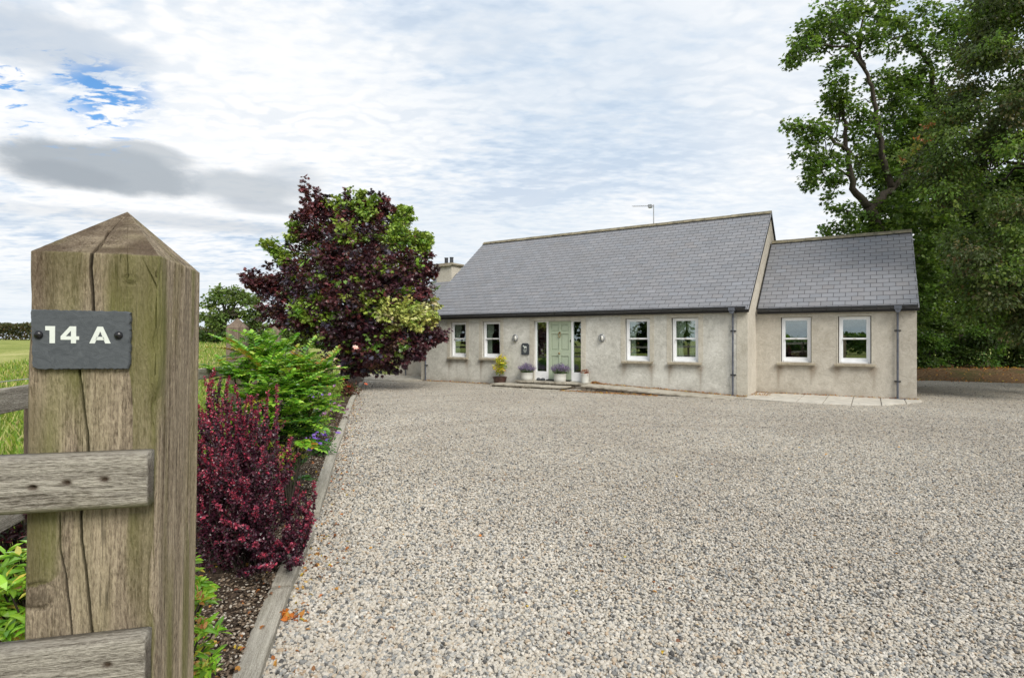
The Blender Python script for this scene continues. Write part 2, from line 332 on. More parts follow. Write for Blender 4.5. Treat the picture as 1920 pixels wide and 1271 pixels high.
def gravel_ground():
    m, t = new_mat('gravel_bed'); o = t.node('ShaderNodeNewGeometry').outputs['Position']
    pw = t.vmath('ADD', o, t.vmath('MULTIPLY', t.noise(o, 20, 2, out=1), (.015, .015, 0)))
    v = t.node('ShaderNodeTexVoronoi', {'Vector': pw, 'Scale': 38.0}, feature='F1', voronoi_dimensions='2D')
    e = t.node('ShaderNodeTexVoronoi', {'Vector': pw, 'Scale': 38.0}, feature='DISTANCE_TO_EDGE', voronoi_dimensions='2D')
    v2 = t.node('ShaderNodeTexVoronoi', {'Vector': pw, 'Scale': 16.0}, feature='F1', voronoi_dimensions='2D')
    c = t.ramp(t.node('ShaderNodeSeparateColor', {0: v.outputs['Color']}).outputs[0], STONES)
    c2 = t.ramp(t.node('ShaderNodeSeparateColor', {0: v2.outputs['Color']}).outputs[1], STONES)
    c = t.mix(.30, c, c2)
    c = t.mix(t.rng(e.outputs[0], 0, .14, .55, 0), c, (.10, .085, .07, 1))
    c = t.mix(1.0, c, (1.20, 1.17, 1.12, 1), 'MULTIPLY'); c = t.mix(1.0, c, tint(t, o), 'MULTIPLY')
    finish(t, c, .85, t.rng(e.outputs[0], 0, .35), 1.0, .012, spec=.25); return m
def pebble_mat(name, stones, tinted=True):
    m, t = new_mat(name); r = t.node('ShaderNodeObjectInfo'); o = t.node('ShaderNodeTexCoord').outputs['Object']
    c = t.ramp(r.outputs['Random'], stones)
    c = t.mix(t.rng(t.noise(o, 2.5, 4, .6), .3, .7, 0, .35), c, t.mix(1.0, c, (.62, .6, .58, 1), 'MULTIPLY'))
    if tinted: c = t.mix(1.0, c, tint(t, r.outputs['Location']), 'MULTIPLY')
    finish(t, c, .75, spec=.3); return m
M['gravel'] = gravel_ground(); M['pebble'] = pebble_mat('pebble', STONES)
M['chip'] = pebble_mat('soil_chip', [(0, (.03, .022, .016)), (.35, (.075, .052, .036)), (.6, (.15, .11, .075)), (.8, (.26, .2, .14)), (.93, (.42, .38, .32)), (1, (.5, .46, .4))], False)
def soil():
    m, t = new_mat('soil'); o = t.node('ShaderNodeNewGeometry').outputs['Position']
    finish(t, t.ramp(t.noise(o, 22, 6, .65), [(.3, (.02, .015, .011)), (.5, (.06, .042, .028)), (.7, (.15, .11, .08))]), .95, t.noise(o, 40, 5, .7), 1.0, .03, spec=.15); return m
M['soil'] = soil()
def grass_ground():
    m, t = new_mat('field_grass'); o = t.node('ShaderNodeNewGeometry').outputs['Position']
    a = t.noise(o, .22, 5, .6); b = t.noise(o, 9, 6, .7); c = t.math('ADD', t.math('MULTIPLY', a, .5), t.math('MULTIPLY', b, .5))
    finish(t, t.ramp(c, [(.36, (.10, .15, .025)), (.5, (.24, .27, .07)), (.62, (.42, .40, .17))]), .9, b, 1.0, .06, spec=.1); return m
M['grass_ground'] = grass_ground()
def litter():
    m, t = new_mat('leaf_litter'); o = t.node('ShaderNodeNewGeometry').outputs['Position']
    b = t.noise(t.mapping(o, (1, 1, 1)), 14, 6, .7); a = t.noise(o, .8, 4, .6)
    c = t.ramp(b, [(.3, (.035, .02, .01)), (.5, (.13, .080, .042)), (.7, (.28, .19, .10))])
    c = t.mix(t.rng(a, .5, .65, 0, .6), c, (.05, .075, .02, 1))
    finish(t, c, .9, b, 1.0, .05, spec=.1); return m
M['litter'] = litter()
M['kerb'] = wood_mat('kerb_timber', 'x', (.50, .47, .40), (.20, .18, .145), (.2, .19, .12), .2, .8)
M['post'] = wood_mat('post_timber', 'z', (.53, .44, .315), (.075, .052, .033), (.19, .17, .045), .42)
M['rail'] = wood_mat('rail_timber', 'x', (.52, .485, .415), (.095, .08, .06), (.2, .18, .09), .30)
M['post_far'] = wood_mat('fence_timber', 'z', (.24, .185, .14), (.07, .05, .04), (.12, .12, .05), .3, .5)
M['slate_sign'] = plain('sign_slate', (.045, .052, .06), .55, var=.15, scale=30, bs=.4)
M['sign_white'] = plain('sign_lettering', (.62, .66, .62), .6, var=.04)
M['screw'] = plain('screw_black', (.006, .006, .008), .3, var=.1)
# ================================================================== ground
th = math.atan2(F, 1700.0); ux, uy, vx, vy = math.cos(th), -math.sin(th), math.sin(th), math.cos(th)
HC = (6.69, 16.15)
def HW(u, v, z=0.0): return Vector((HC[0]+ux*u+vx*v, HC[1]+uy*u+vy*v, z))
FEN = [(-1.72, 1.0), (-3.35, 6.9), (-4.84, 11.6), (-6.9, 18.2), (-9.0, 25.0)]         # fence line on the field side
KER = [(-.62, 0.1), (-.88, 1.2), (-1.22, 2.55), (-1.45, 3.5), (-1.70, 4.7), (-2.12, 6.4), (-2.58, 8.2), (-3.05, 10.2), (-3.55, 12.2), (-4.2, 14.9), (-4.95, 18.3), (-5.67, 21.5)]
def linex(L, y):
    ys = [p[1] for p in L]; xs = [p[0] for p in L]
    r = np.interp(y, ys, xs); k = (xs[-1]-xs[-2])/(ys[-1]-ys[-2]); k0 = (xs[1]-xs[0])/(ys[1]-ys[0])
    return np.where(y > ys[-1], xs[-1]+(y-ys[-1])*k, np.where(y < ys[0], xs[0]+(y-ys[0])*k0, r))
def terrain_h(x, y):
    dd = linex(FEN, y)-x
    h = 1.55*smooth01((y-9)/46)*smooth01(dd/7.0)
    return h - .03 + .03*(vnoise(x*.6, y*.6, 3)-.5)*(dd > 1)
gx = np.concatenate([np.linspace(-400, -60, 18), np.linspace(-56, 40, 97), np.linspace(46, 400, 18)])
gy = np.concatenate([np.linspace(-300, -40, 12), np.linspace(-36, 80, 117), np.linspace(90, 600, 20)])
X, Y = np.meshgrid(gx, gy); P = np.stack([X, Y, terrain_h(X, Y)], -1)
tag(link('ground', grid_mesh('ground', P), M['grass_ground']), kind='structure')
# gravel driveway, gently uneven
gx = np.linspace(-1, 1, 2)
rows = np.concatenate([np.linspace(-9, 2.4, 8), np.linspace(2.6, 24, 100)])
P = []
for y in rows:
    x0 = float(linex(KER, y))
    xs = x0 + np.linspace(0, 1, 90)**1.5*(34-x0); P.append(np.stack([xs, np.full(90, y), .004+.014*vnoise(xs*.9+40, np.full(90, y*.9+40), 5)*np.clip((xs-x0)*3, 0, 1)], -1))
tag(link('gravel_driveway', grid_mesh('gravel_driveway', np.array(P)), M['gravel']), kind='structure')
P = []
for y in np.linspace(-1, 26, 140):
    a, b = float(linex(FEN, y))-.25, float(linex(KER, y))+.0
    s = np.linspace(0, 1, 26); xs = a+(b-a)*s
    P.append(np.stack([xs, np.full(26, y), .02+.05*np.sin(s*math.pi)+.03*vnoise(xs*5+9, np.full(26, y*5+9), 8)], -1))
tag(link('flower_bed_soil', grid_mesh('flower_bed_soil', np.array(P)), M['soil']), kind='structure')
# leaf-littered bank under the trees on the right
P = []
for s in np.linspace(0, 1, 40):
    r = []
    for u in np.linspace(12.0, 45, 60):
        x0 = u; yb = 22.3-(x0-15.7)*.55
        y = yb+s*16; r.append((x0+s*4, y, -.012+.42*float(smooth01(s*6))+.06*float(vnoise(np.array(u*1.3), np.array(s*9), 4))*s))
    P.append(r)
tag(link('leaf_litter_bank', grid_mesh('leaf_litter_bank', np.array(P)), M['litter']), kind='structure')

# ---- instanced pebbles (uncountable gravel and soil chips)
def pebbles(name, pts, smin, smax, mat, label, flat=.6, seed=1, cat='gravel'):
    me = bpy.data.meshes.new(name); me.vertices.add(len(pts)); me.vertices.foreach_set('co', np.asarray(pts, dtype=np.float32).ravel()); me.update()
    o = bpy.data.objects.new(name, me); sc.collection.objects.link(o)
    ng = bpy.data.node_groups.new(name, 'GeometryNodeTree')
    ng.interface.new_socket('Geometry', in_out='INPUT', socket_type='NodeSocketGeometry'); ng.interface.new_socket('Geometry', in_out='OUTPUT', socket_type='NodeSocketGeometry')
    t = NT(ng); gi = t.node('NodeGroupInput'); go = t.node('NodeGroupOutput')
    join = t.node('GeometryNodeJoinGeometry')
    for k in range(4):
        ico = t.node('GeometryNodeMeshIcoSphere', {'Radius': 1.0, 'Subdivisions': 2})
        nz = t.node('ShaderNodeTexNoise', {'Scale': .9, 'Detail': 1.0, 'W': k*7.3+seed}, noise_dimensions='4D')
        off = t.vmath('SCALE', t.vmath('SUBTRACT', nz.outputs['Color'], (.5, .5, .5))); off.node.inputs['Scale'].default_value = 1.5
        sp = t.node('GeometryNodeSetPosition', {'Geometry': ico.outputs[0], 'Offset': off})
        sm = t.node('GeometryNodeSetMaterial', {'Geometry': sp.outputs[0], 'Material': mat})
        gti = t.node('GeometryNodeGeometryToInstance'); t.l.new(sm.outputs[0], gti.inputs[0]); t.l.new(gti.outputs[0], join.inputs[0])
    mtp = t.node('GeometryNodeMeshToPoints', {'Mesh': gi.outputs[0], 'Radius': .001})
    rot = t.node('FunctionNodeRandomValue', data_type='FLOAT_VECTOR'); t.set(rot.inputs[0], (-.5, -.5, 0)); t.set(rot.inputs[1], (.5, .5, 6.28)); rot.inputs['Seed'].default_value = seed
    scl = t.node('FunctionNodeRandomValue', data_type='FLOAT_VECTOR'); t.set(scl.inputs[0], (smin, smin*.8, smin*flat)); t.set(scl.inputs[1], (smax, smax*.85, smax*flat)); scl.inputs['Seed'].default_value = seed+5
    iop = t.node('GeometryNodeInstanceOnPoints', {'Points': mtp.outputs[0], 'Instance': join.outputs[0], 'Pick Instance': True, 'Rotation': rot.outputs[0], 'Scale': scl.outputs[0]})
    t.l.new(iop.outputs[0], go.inputs[0])
    md = o.modifiers.new('scatter', 'NODES'); md.node_group = ng; me.materials.append(mat)
    return tag(o, label, cat, kind='stuff')
def scatter_view(n, y0, y1, xl, xr, power=1.0, margin=.12):
    """points on the ground spread through the part of the ground seen from the drive entrance, denser close by"""
    out = []
    Ys = y0*(y1/y0)**rng.random(n*3)
    Xs = (rng.random(n*3)*2-1)*(0.9+margin)*Ys
    k = (Xs > xl(Ys)) & (Xs < xr(Ys)); return Xs[k][:n], Ys[k][:n]
def drive_ok(x, y):
    u = (x-HC[0])*ux+(y-HC[1])*uy; v = (x-HC[0])*vx+(y-HC[1])*vy
    return ~((v > -.6) & (u < .1)) & ~((v > .95) & (u < 4.1))
# near: two layers down to individual stones, far: sparser on top of the textured bed
px_, py_ = [], []
for n, a, b in ((70000, 2.3, 4.2), (84000, 4.2, 7.5), (70000, 7.5, 13.0), (34000, 13.0, 22.0)):
    x, y = scatter_view(n, a, b, lambda q: linex(KER, q)+.03, lambda q: q*.95+.6); px_.append(x); py_.append(y)
x = np.concatenate(px_); y = np.concatenate(py_); k = drive_ok(x, y); x, y = x[k], y[k]
z = .004+.014*vnoise(x*.9+40, y*.9+40, 5)+(rng.random(len(x))**1.5)*.016
k = rng.random(len(x)) < np.clip(.55-.22*(x-linex(KER, y))+.10*np.clip(4-y, 0, 2), .05, .6)
pebbles('coarse_gravel', np.stack([x, y, z], -1)[k], .008, .0185, M['pebble'], 'larger rounded pale stones lying thickest near the edging timbers', .75, seed=8)
x, y, z = x[~k], y[~k], z[~k]
pebbles('driveway_gravel', np.stack([x, y, z], -1), .0060, .0125, M['pebble'], 'loose mixed grey and buff gravel covering the wide driveway', seed=3)
n = 26000; y = 2.2*(14/2.2)**rng.random(n); a = linex(FEN, y); b = linex(KER, y)-.05; x = a+(b-a)*rng.random(n)
pebbles('soil_chippings', np.stack([x, y, .055+.03*rng.random(n)], -1), .004, .012, M['chip'], 'dark soil scattered with bark chips and stray stones in the flower bed', .45, 11, 'soil')

# ================================================================== leaves, crowns
OVAL = np.array([(0, 0, 0), (.5, .3, .06), (.42, .7, .04), (0, 1, -.05), (-.42, .7, .04), (-.5, .3, .06)])
MAPLE = np.array([(0, 0, 0), (.28, .12, .03), (.62, .22, 0), (.34, .48, .05), (.52, .86, 0), (.16, .72, .03), (0, 1.1, -.06), (-.16, .72, .03), (-.52, .86, 0), (-.34, .48, .05), (-.62, .22, 0), (-.28, .12, .03)])
LANCE = np.array([(0, 0, 0), (.5, .35, .05), (.35, .75, .03), (0, 1, -.06), (-.35, .75, .03), (-.5, .35, .05)])
def unit(a): return a/np.maximum(np.linalg.norm(a, axis=-1, keepdims=True), 1e-9)
def leaf_geo(c, axis, size, width, shape, normal=None):
    """c, axis (N,3); size, width (N,) -> verts (N*K,3)"""
    n = len(c); axis = unit(axis)
    if normal is None: normal = rng.normal(size=(n, 3))*.6+np.array([0, 0, 1.0])
    side = unit(np.cross(axis, normal)); nn = np.cross(side, axis)
    K = len(shape); v = c[:, None, :]+side[:, None, :]*(shape[None, :, 0, None]*width[:, None, None])+axis[:, None, :]*(shape[None, :, 1, None]*size[:, None, None])+nn[:, None, :]*(shape[None, :, 2, None]*size[:, None, None]*1.6)
    return v.reshape(-1, 3), K
def leaf_mesh(name, parts):
    """parts: list of (verts, K, cols(N,3))"""
    V = np.concatenate([p[0] for p in parts]); sizes = np.concatenate([np.full(len(p[0])//p[1], p[1]) for p in parts])
    C = np.concatenate([np.repeat(p[2], p[1], axis=0) for p in parts])
    return np_mesh(name, V, np.arange(len(V)), sizes, C)
def pick_cols(n, pal, jit=.18):
    """pal: list of (weight, rgb)"""
    wts = np.array([p[0] for p in pal], float); i = rng.choice(len(pal), n, p=wts/wts.sum()); c = np.array([p[1] for p in pal])[i]
    return np.clip(c*(1+jit*rng.normal(size=(n, 1)))*(1+.06*rng.normal(size=(n, 3))), .002, 1)
def crown_part(c, r, n, pal, size, shape=OVAL, wr=.75, tuft=22, tr=.16, droop=.25, fill=.55):
    """n leaves in an ellipsoid round c, gathered in tufts with gaps between them"""
    c = np.array(c); r = np.array(r, float) if hasattr(r, '__len__') else np.full(3, r)
    m = max(2, n//tuft); dirs = unit(rng.normal(size=(m, 3))); rad = rng.random(m)**fill
    tc = c+dirs*r*rad[:, None]*(1+.12*rng.normal(size=(m, 1)))
    i = rng.integers(0, m, n); off = rng.normal(size=(n, 3))*tr*np.array([1, 1, .6])
    p = tc[i]+off; ax = off+dirs[i]*.1+rng.normal(size=(n, 3))*.06; ax[:, 2] -= droop*tr
    s = size*(.7+.6*rng.random(n)); tcol = pick_cols(m, pal, .12)[i]*(1+.16*rng.normal(size=(n, 1))); tcol = np.clip(tcol, .002, 1)
    v, K = leaf_geo(p, ax, s, s*wr, shape); return v, K, tcol
def limb(mb, pts, r0, r1, n=8, wob=.03):
    pts = [Vector(p) for p in pts]; out = []
    for i in range(len(pts)-1):
        for k in range(4):
            s = k/4; q = pts[i].lerp(pts[i+1], s)
            if not (i == 0 and k == 0): q += Vector(rng.normal(size=3)*wob*(pts[i+1]-pts[i]).length)
            out.append(q)
    out.append(pts[-1]); m = len(out)
    mb.tube(out, [r0+(r1-r0)*(j/(m-1))**.8 for j in range(m)], n)
def tree(name, label, cat, base, trunk_fn, parts, mat_leaf, group=None, bark=None):
    root = empty(name, base); tag(root, label, cat, group)
    mb = MB(); trunk_fn(mb); o = mb.build('trunk', bark or M['bark'], None, True)
    me = leaf_mesh('crown', parts); c = link('crown', me, mat_leaf)
    for q in (o, c): q.parent = root; q.matrix_parent_inverse = Matrix.Translation(-Vector(base))
    return root
# ------------------------------------------------------------------ copper maple with green reverted shoots
PUR = [(4, (.048, .020, .030)), (3, (.078, .026, .034)), (2, (.12, .032, .036)), (1, (.09, .075, .11)), (.7, (.13, .07, .045))]
PURL = [(3, (.15, .04, .045)), (2, (.09, .03, .04))]
GRN = [(4, (.19, .29, .035)), (2, (.29, .38, .06)), (1, (.11, .20, .03))]
VAR = [(3, (.46, .46, .14)), (2, (.30, .38, .08)), (1, (.52, .50, .25))]
ZM = 19.4; parts = []; mcl = []
MAP = [
    (573,352,7,0,PURL,.5),(572,378,10,0,PURL,.6),(570,405,17,0,PUR,.8),(598,365,9,-.2,PURL,.5),(600,395,14,0,PUR,.7),(715,378,15,.2,PUR,.7),(700,395,16,.3,PUR,.7),(660,375,20,0,GRN,.7),(680,362,12,.3,GRN,.5),(622,385,16,0,GRN,.5),
    (640,410,38,0,PUR,1),(690,420,40,0,PUR,1),(600,440,40,0,PUR,1),(585,480,42,.3,PUR,1),(650,460,55,-.7,PUR,1.2),(710,460,48,-.3,PUR,1.1),(742,418,24,.1,GRN,.9),(755,398,14,.2,GRN,.7),(758,445,32,-.3,GRN,1),(780,476,24,-.1,GRN,.9),(798,462,11,.2,GRN,.6),(730,450,22,-.9,GRN,.6),(690,395,20,-.5,GRN,.7),
    (560,430,18,0,GRN,.7),(550,445,14,.3,GRN,.6),(512,460,13,0,GRN,.7),(500,455,9,0,GRN,.5),(525,478,18,0,GRN,.8),(540,492,18,.1,GRN,.8),
    (648,440,18,-1.3,GRN,.5),(620,510,55,-1.2,PUR,1.2),(690,510,60,-1.4,PUR,1.3),(755,510,45,-.6,PUR,1.1),(780,492,22,-.3,PUR,.9),(788,512,20,0,PUR,.9),(560,520,42,-.2,PUR,1),(530,515,26,0,PUR,.8),
    (462,518,10,.1,PURL,.5),(480,525,17,.1,PUR,.8),(500,535,22,.1,PUR,.9),(525,545,28,0,PUR,1),(560,560,38,-.5,PUR,1),(510,572,20,-.2,PUR,.8),(540,590,28,-.3,PUR,.9),(575,600,36,-.8,PUR,1),
    (610,560,48,-1.3,PUR,1.2),(670,565,52,-1.8,PUR,1.2),(735,560,48,-1.3,PUR,1.1),(785,550,30,-.8,PUR,1),(640,610,42,-1.5,PUR,1.1),(700,610,40,-1.7,PUR,1.1),
    (802,542,15,.5,GRN,.7),(800,524,10,.7,VAR,.5),(730,590,26,-1.9,VAR,.9),(765,585,30,-1.8,VAR,1),(795,590,20,-1.4,VAR,.9),(812,570,14,-.3,VAR,.7),(700,575,18,-2.0,GRN,.7),(590,575,22,-1.6,GRN,.6),(560,575,16,-1.2,GRN,.5),
    (650,650,42,-1.0,PUR,1.2),(700,645,44,-1.6,PUR,1.2),(750,630,38,-1.5,PUR,1.1),(790,625,28,-1.4,PUR,1),(818,625,16,-1.3,PUR,.7),(830,630,8,-1.3,PUR,.3),(805,640,14,-1.3,PUR,.6),(760,650,24,-1.2,PUR,.8),(680,680,34,-.6,PUR,1),(715,675,34,-.6,PUR,1),(735,665,22,-.6,PUR,.8),(655,685,24,-.3,PUR,.8),(640,630,30,-.2,PUR,.9),
    (690,520,80,1.3,PUR,1.6),(640,480,70,1.5,PUR,1.5),(740,530,70,1.6,PUR,1.4),(670,600,70,1.2,PUR,1.5),(600,540,60,1.2,PUR,1.3)]
for k in range(70):
    q = random.choice([m for m in MAP if 18 < m[2] < 50 and m[3] < 1.0]); a = math.atan2(q[1]-520, q[0]-640)+random.uniform(-.8, .8); e = q[2]*random.uniform(1.0, 1.35)
    MAP.append((q[0]+math.cos(a)*e, min(695, q[1]+math.sin(a)*e), random.uniform(5, 10), q[3], PURL if q[4] is PUR and random.random() < .5 else q[4], .7))
for (x0_, y0_, x1_, y1_, pl) in ((574,400,571,338,PURL),(600,400,597,358,PURL),(618,400,612,372,PUR),(655,395,650,358,PUR),(668,390,682,356,GRN),(700,400,722,370,PURL),(752,420,757,390,GRN),(775,450,800,436,GRN),(795,470,806,446,GRN),(560,440,548,420,GRN),(525,480,494,452,GRN),(500,535,452,516,PURL),(505,550,455,530,PURL),(520,580,492,598,PUR),(545,600,515,612,PUR),(800,515,815,498,PUR),(815,630,836,632,PUR),(640,400,632,368,GRN),(690,395,696,362,PUR),(590,440,552,432,PUR),(720,410,738,386,PUR)):
    for j in range(5): q_ = j/4; MAP.append((x0_+(x1_-x0_)*q_+random.uniform(-3, 3), y0_+(y1_-y0_)*q_, 11-7*q_, random.uniform(-.3, .3), pl, .75))
for (x, y, r, dz, pal, k) in MAP:
    if r > 18: r *= .87
    if dz > 1.1 and r > 50: r *= .8
    c = W(x, y, ZM+dz); r_ = r/F*ZM; n = int(14+2600*k*(r_**1.7)*(1.0 if pal is not VAR else 1.3)); n = max(n, 24)
    depth = min(r_*1.0, .8); n = int(n*(.80 if dz < .5 else .38))
    parts.append(crown_part(c, (r_*1.0, depth, r_*.98), n, pal, .098, MAPLE, .95, 12, .085 if r > 15 else .05, .9, .36))
    if pal is PUR and r > 30: parts.append(crown_part(c, (r_*.95, depth, r_*.92), n//7, GRN, .115, MAPLE, .95, 12, .08, .5))
    mcl.append((c, r_))
mb_base = Vector((-5.75, ZM, 0))
def maple_trunk(mb):
    top = mb_base+Vector((.15, 0, 2.3)); limb(mb, [mb_base, mb_base+Vector((.03, 0, 1.1)), top, top+Vector((.2, .2, 2.0)), top+Vector((.1, .1, 3.9))], .16, .03, 12, .015)
    for c, r in mcl:
        if r > .45:
            h = max(.9, min(c.z-.6, 3.6)); s = mb_base+Vector((.05, 0, h)); limb(mb, [s, s.lerp(c, .55)+Vector((0, 0, -.1)), c], .05, .012, 6)
        else:
            q = min([m for m in mcl if m[1] > .45], key=lambda m: (m[0]-c).length)[0]; limb(mb, [q, c], .018, .006, 5)
tree('copper_maple', 'broad copper purple maple with lime green and yellow reverted shoots left of the house', 'tree', mb_base, maple_trunk, parts, M['leaf_dark'])
# ------------------------------------------------------------------ tall sycamore behind the low wing of the house
SYC = [(4, (.085, .145, .028)), (3, (.12, .20, .035)), (2, (.17, .26, .05)), (1, (.05, .085, .02))]
ZS = 24.5; parts = []; scl_ = []
for (x, y, r, dz, k) in [
    (1560,38,42,0,1),(1525,55,26,-.4,1),(1508,80,30,-.5,1),(1490,105,18,-.6,.9),(1480,122,10,-.6,.7),(1540,90,24,.3,.7),(1600,22,40,.4,1),(1600,75,26,0,.6),(1650,25,38,.3,.9),(1640,60,26,-.3,.8),(1690,45,36,.5,.9),(1740,20,24,.5,.7),(1675,90,20,.4,.6),(1720,75,30,.2,.8),(1765,45,24,.8,.8),(1760,95,26,.2,.8),(1800,55,34,.8,1),(1735,118,14,.2,.6),(1580,110,20,-.6,.6),(1565,125,12,-.6,.5),(1645,95,14,-.2,.5),(1800,110,34,.6,1),(1830,30,50,1,1.1),
    (1572,155,22,-.6,.8),(1560,180,22,-.6,1),(1585,190,30,-.4,1),(1610,215,24,-.3,.7),(1560,205,18,-.3,.8),(1640,165,18,.4,.6),(1660,145,22,.4,.9),(1690,155,30,.6,1.1),(1720,150,30,.8,1.1),(1680,185,34,.5,1.1),(1700,215,36,.5,1.1),(1745,190,50,.9,1.3),(1630,240,22,.3,.7),(1665,235,26,.5,.9),(1720,250,50,.8,1.3),(1600,250,22,0,.7),
    (1476,238,10,-.8,.6),(1495,242,16,-.8,.8),(1520,235,20,-.7,.8),(1545,245,20,-.6,.8),(1525,265,22,-.6,.8),(1500,275,16,-.8,.7),(1520,300,24,-.6,.9),(1550,290,24,-.4,.8),(1545,330,26,-.4,.9),(1520,330,16,-.6,.8),(1515,350,10,-.6,.8),(1575,335,20,-.2,.7),(1580,300,18,0,.7),(1560,365,12,-.3,.6),(1610,290,22,.3,.7),(1620,320,24,.6,.8),
    (1650,290,32,.8,1),(1655,325,28,.6,1),(1690,290,40,1,1.2),(1740,320,55,1.2,1.4),(1700,340,40,.9,1.2),(1560,385,13,-.4,.5),(1590,395,20,-.4,.6),(1620,405,28,.3,1),(1660,395,34,.3,1.2),(1700,400,50,.6,1.4),(1755,420,55,.8,1.4),
    (1545,437,8,-.2,.6),(1560,432,12,-.2,.7),(1582,425,16,-.2,.8),(1600,436,16,0,.9),(1630,440,26,.2,1.1),(1665,440,34,.2,1.3),(1700,470,46,.8,1.4),(1740,500,50,1,1.4),(1730,560,50,1.2,1.4),(1760,610,50,1.2,1.4)]:
    c = W(x, y, ZS+dz); r_ = r/F*ZS; n = max(44, int(840*k*r_**1.75+50)); parts.append(crown_part(c, (r_*1.04, min(r_*1.1, 1.2), r_*1.0), n, SYC, .125, MAPLE, 1.0, 12, .125, .4, .6)); scl_.append((c, r_))
def syc_trunk(mb):
    p = lambda x, y, dz=0: W(x, y, ZS+dz)
    base = Vector((p(1690, 640).x, ZS+.6, -.05))
    limb(mb, [base, p(1688, 560, .4), p(1660, 460, .2), p(1628, 388)], .36, .22, 14, .02)
    limb(mb, [p(1628, 390), p(1600, 352), p(1590, 300), p(1585, 250, -.2), p(1583, 215, -.4), p(1572, 170, -.5)], .17, .04, 10, .035)
    limb(mb, [p(1628, 390), p(1650, 375, .2), p(1680, 345, .4), p(1705, 315, .6), p(1745, 250, .8)], .2, .10, 10, .03)
    limb(mb, [p(1672, 352, .3), p(1655, 290, .2), p(1645, 235, .2), p(1638, 175, 0), p(1622, 130), p(1610, 95), p(1615, 50, .1), p(1625, 10)], .14, .03, 10, .03)
    limb(mb, [p(1622, 130), p(1590, 90), p(1550, 85, -.3), p(1500, 95, -.5)], .08, .02, 8, .02)
    limb(mb, [p(1610, 95), p(1570, 50, 0), p(1545, 35, 0)], .06, .02, 7)
    limb(mb, [p(1583, 280, -.1), p(1555, 255, -.4), p(1520, 238, -.6), p(1485, 238, -.8)], .08, .02, 8)
    limb(mb, [p(1592, 330), p(1560, 310, -.4), p(1530, 320, -.6)], .06, .02, 7)
    limb(mb, [p(1750, 240, .8), p(1748, 130, .5), p(1725, 95, .3), p(1700, 68, .3), p(1670, 75, .2)], .12, .03, 8)
    for c, r in scl_:
        if r < .9:
            q = min([m for m in scl_ if m[1] > r+.08], key=lambda m: (m[0]-c).length)[0]; limb(mb, [q, q.lerp(c, .5)+Vector((0, 0, -.05)), c], .035, .010, 5)
tree('sycamore_tree', 'tall open sycamore with forked dark limbs against the sky behind the house', 'tree', (W(1690, 640, ZS).x, ZS+.6, 0), syc_trunk, parts, M['leaf_tree'])
# ------------------------------------------------------------------ drooping beech at the right edge
BEE = [(4, (.085, .14, .03)), (3, (.105, .165, .034)), (2, (.135, .20, .04)), (2, (.06, .09, .024)), (.35, (.17, .14, .05))]
BEO = [(4, (.05, .075, .022)), (3, (.075, .10, .028)), (1, (.12, .105, .04))]
BEG = [(3, (.11, .19, .03)), (2, (.17, .26, .04)), (1, (.07, .11, .02))]
ORG = [(1, (.30, .12, .045)), (1, (.24, .19, .05)), (5, (.12, .17, .04))]
parts = []; bcl = []
def beech_left(y): return np.interp(y, [-60, 0, 60, 120, 200, 280, 340, 400, 450, 500, 560, 620, 660], [1850, 1832, 1822, 1800, 1775, 1735, 1718, 1775, 1768, 1775, 1790, 1835, 1880])
for k in range(400):
    y = random.uniform(-120, 655); x = float(beech_left(y))+26+random.random()**.9*(2130-float(beech_left(y))); Z = 14.2+random.random()*5.0+(1.0 if x < 1800 else 0)
    if y > 600 and random.random() < .3: continue
    bcl.append((x, y, Z))
for y in range(-40, 600, 34):
    for q in range(2): bcl.append((float(beech_left(y))+16+random.random()*26, y+random.uniform(-14, 14), 15.5+random.random()*1.5))
bcl = [c for c in bcl if float(vnoise(np.array(c[0]/58.), np.array(c[1]/34.), 77)) > .30 or c[0] > 1990]
for (x, y, Z) in bcl:
    c = W(x, y, Z); r_ = random.uniform(.38, .62); parts.append(crown_part(c, (r_*1.3, r_*1.2, r_*.8), 470, random.choice((BEE, BEE, BEO, BEO, BEG)), .092, OVAL, .62, 10, .115, 1.5, .7))
for (x, y) in ((1748,232),(1735,255),(1720,270),(1700,290),(1690,300),(1762,215)): parts.append(crown_part(W(x, y, 15.6), .16, 70, ORG, .085, OVAL, .6, 8, .06, .6))
bb = Vector((19.3, 19.6, -.05))
def beech_trunk(mb):
    limb(mb, [bb, bb+Vector((-.1, 0, 2.4)), bb+Vector((-.2, .1, 6)), bb+Vector((0, .2, 11)), bb+Vector((.2, .2, 15))], .34, .1, 14, .01)
    for i in range(0, len(bcl), 4):
        c = W(*bcl[i]); s = bb+Vector((-.1, .05, max(1.4, min(13, c.z+random.uniform(.2, 1.6))))); m = s.lerp(c, .5)+Vector((0, 0, .35)); limb(mb, [s, m, c], .07, .014, 6, .03)
tree('beech_tree', 'huge dark beech with drooping olive brown foliage filling the right edge', 'tree', bb, beech_trunk, parts, M['leaf_tree'])
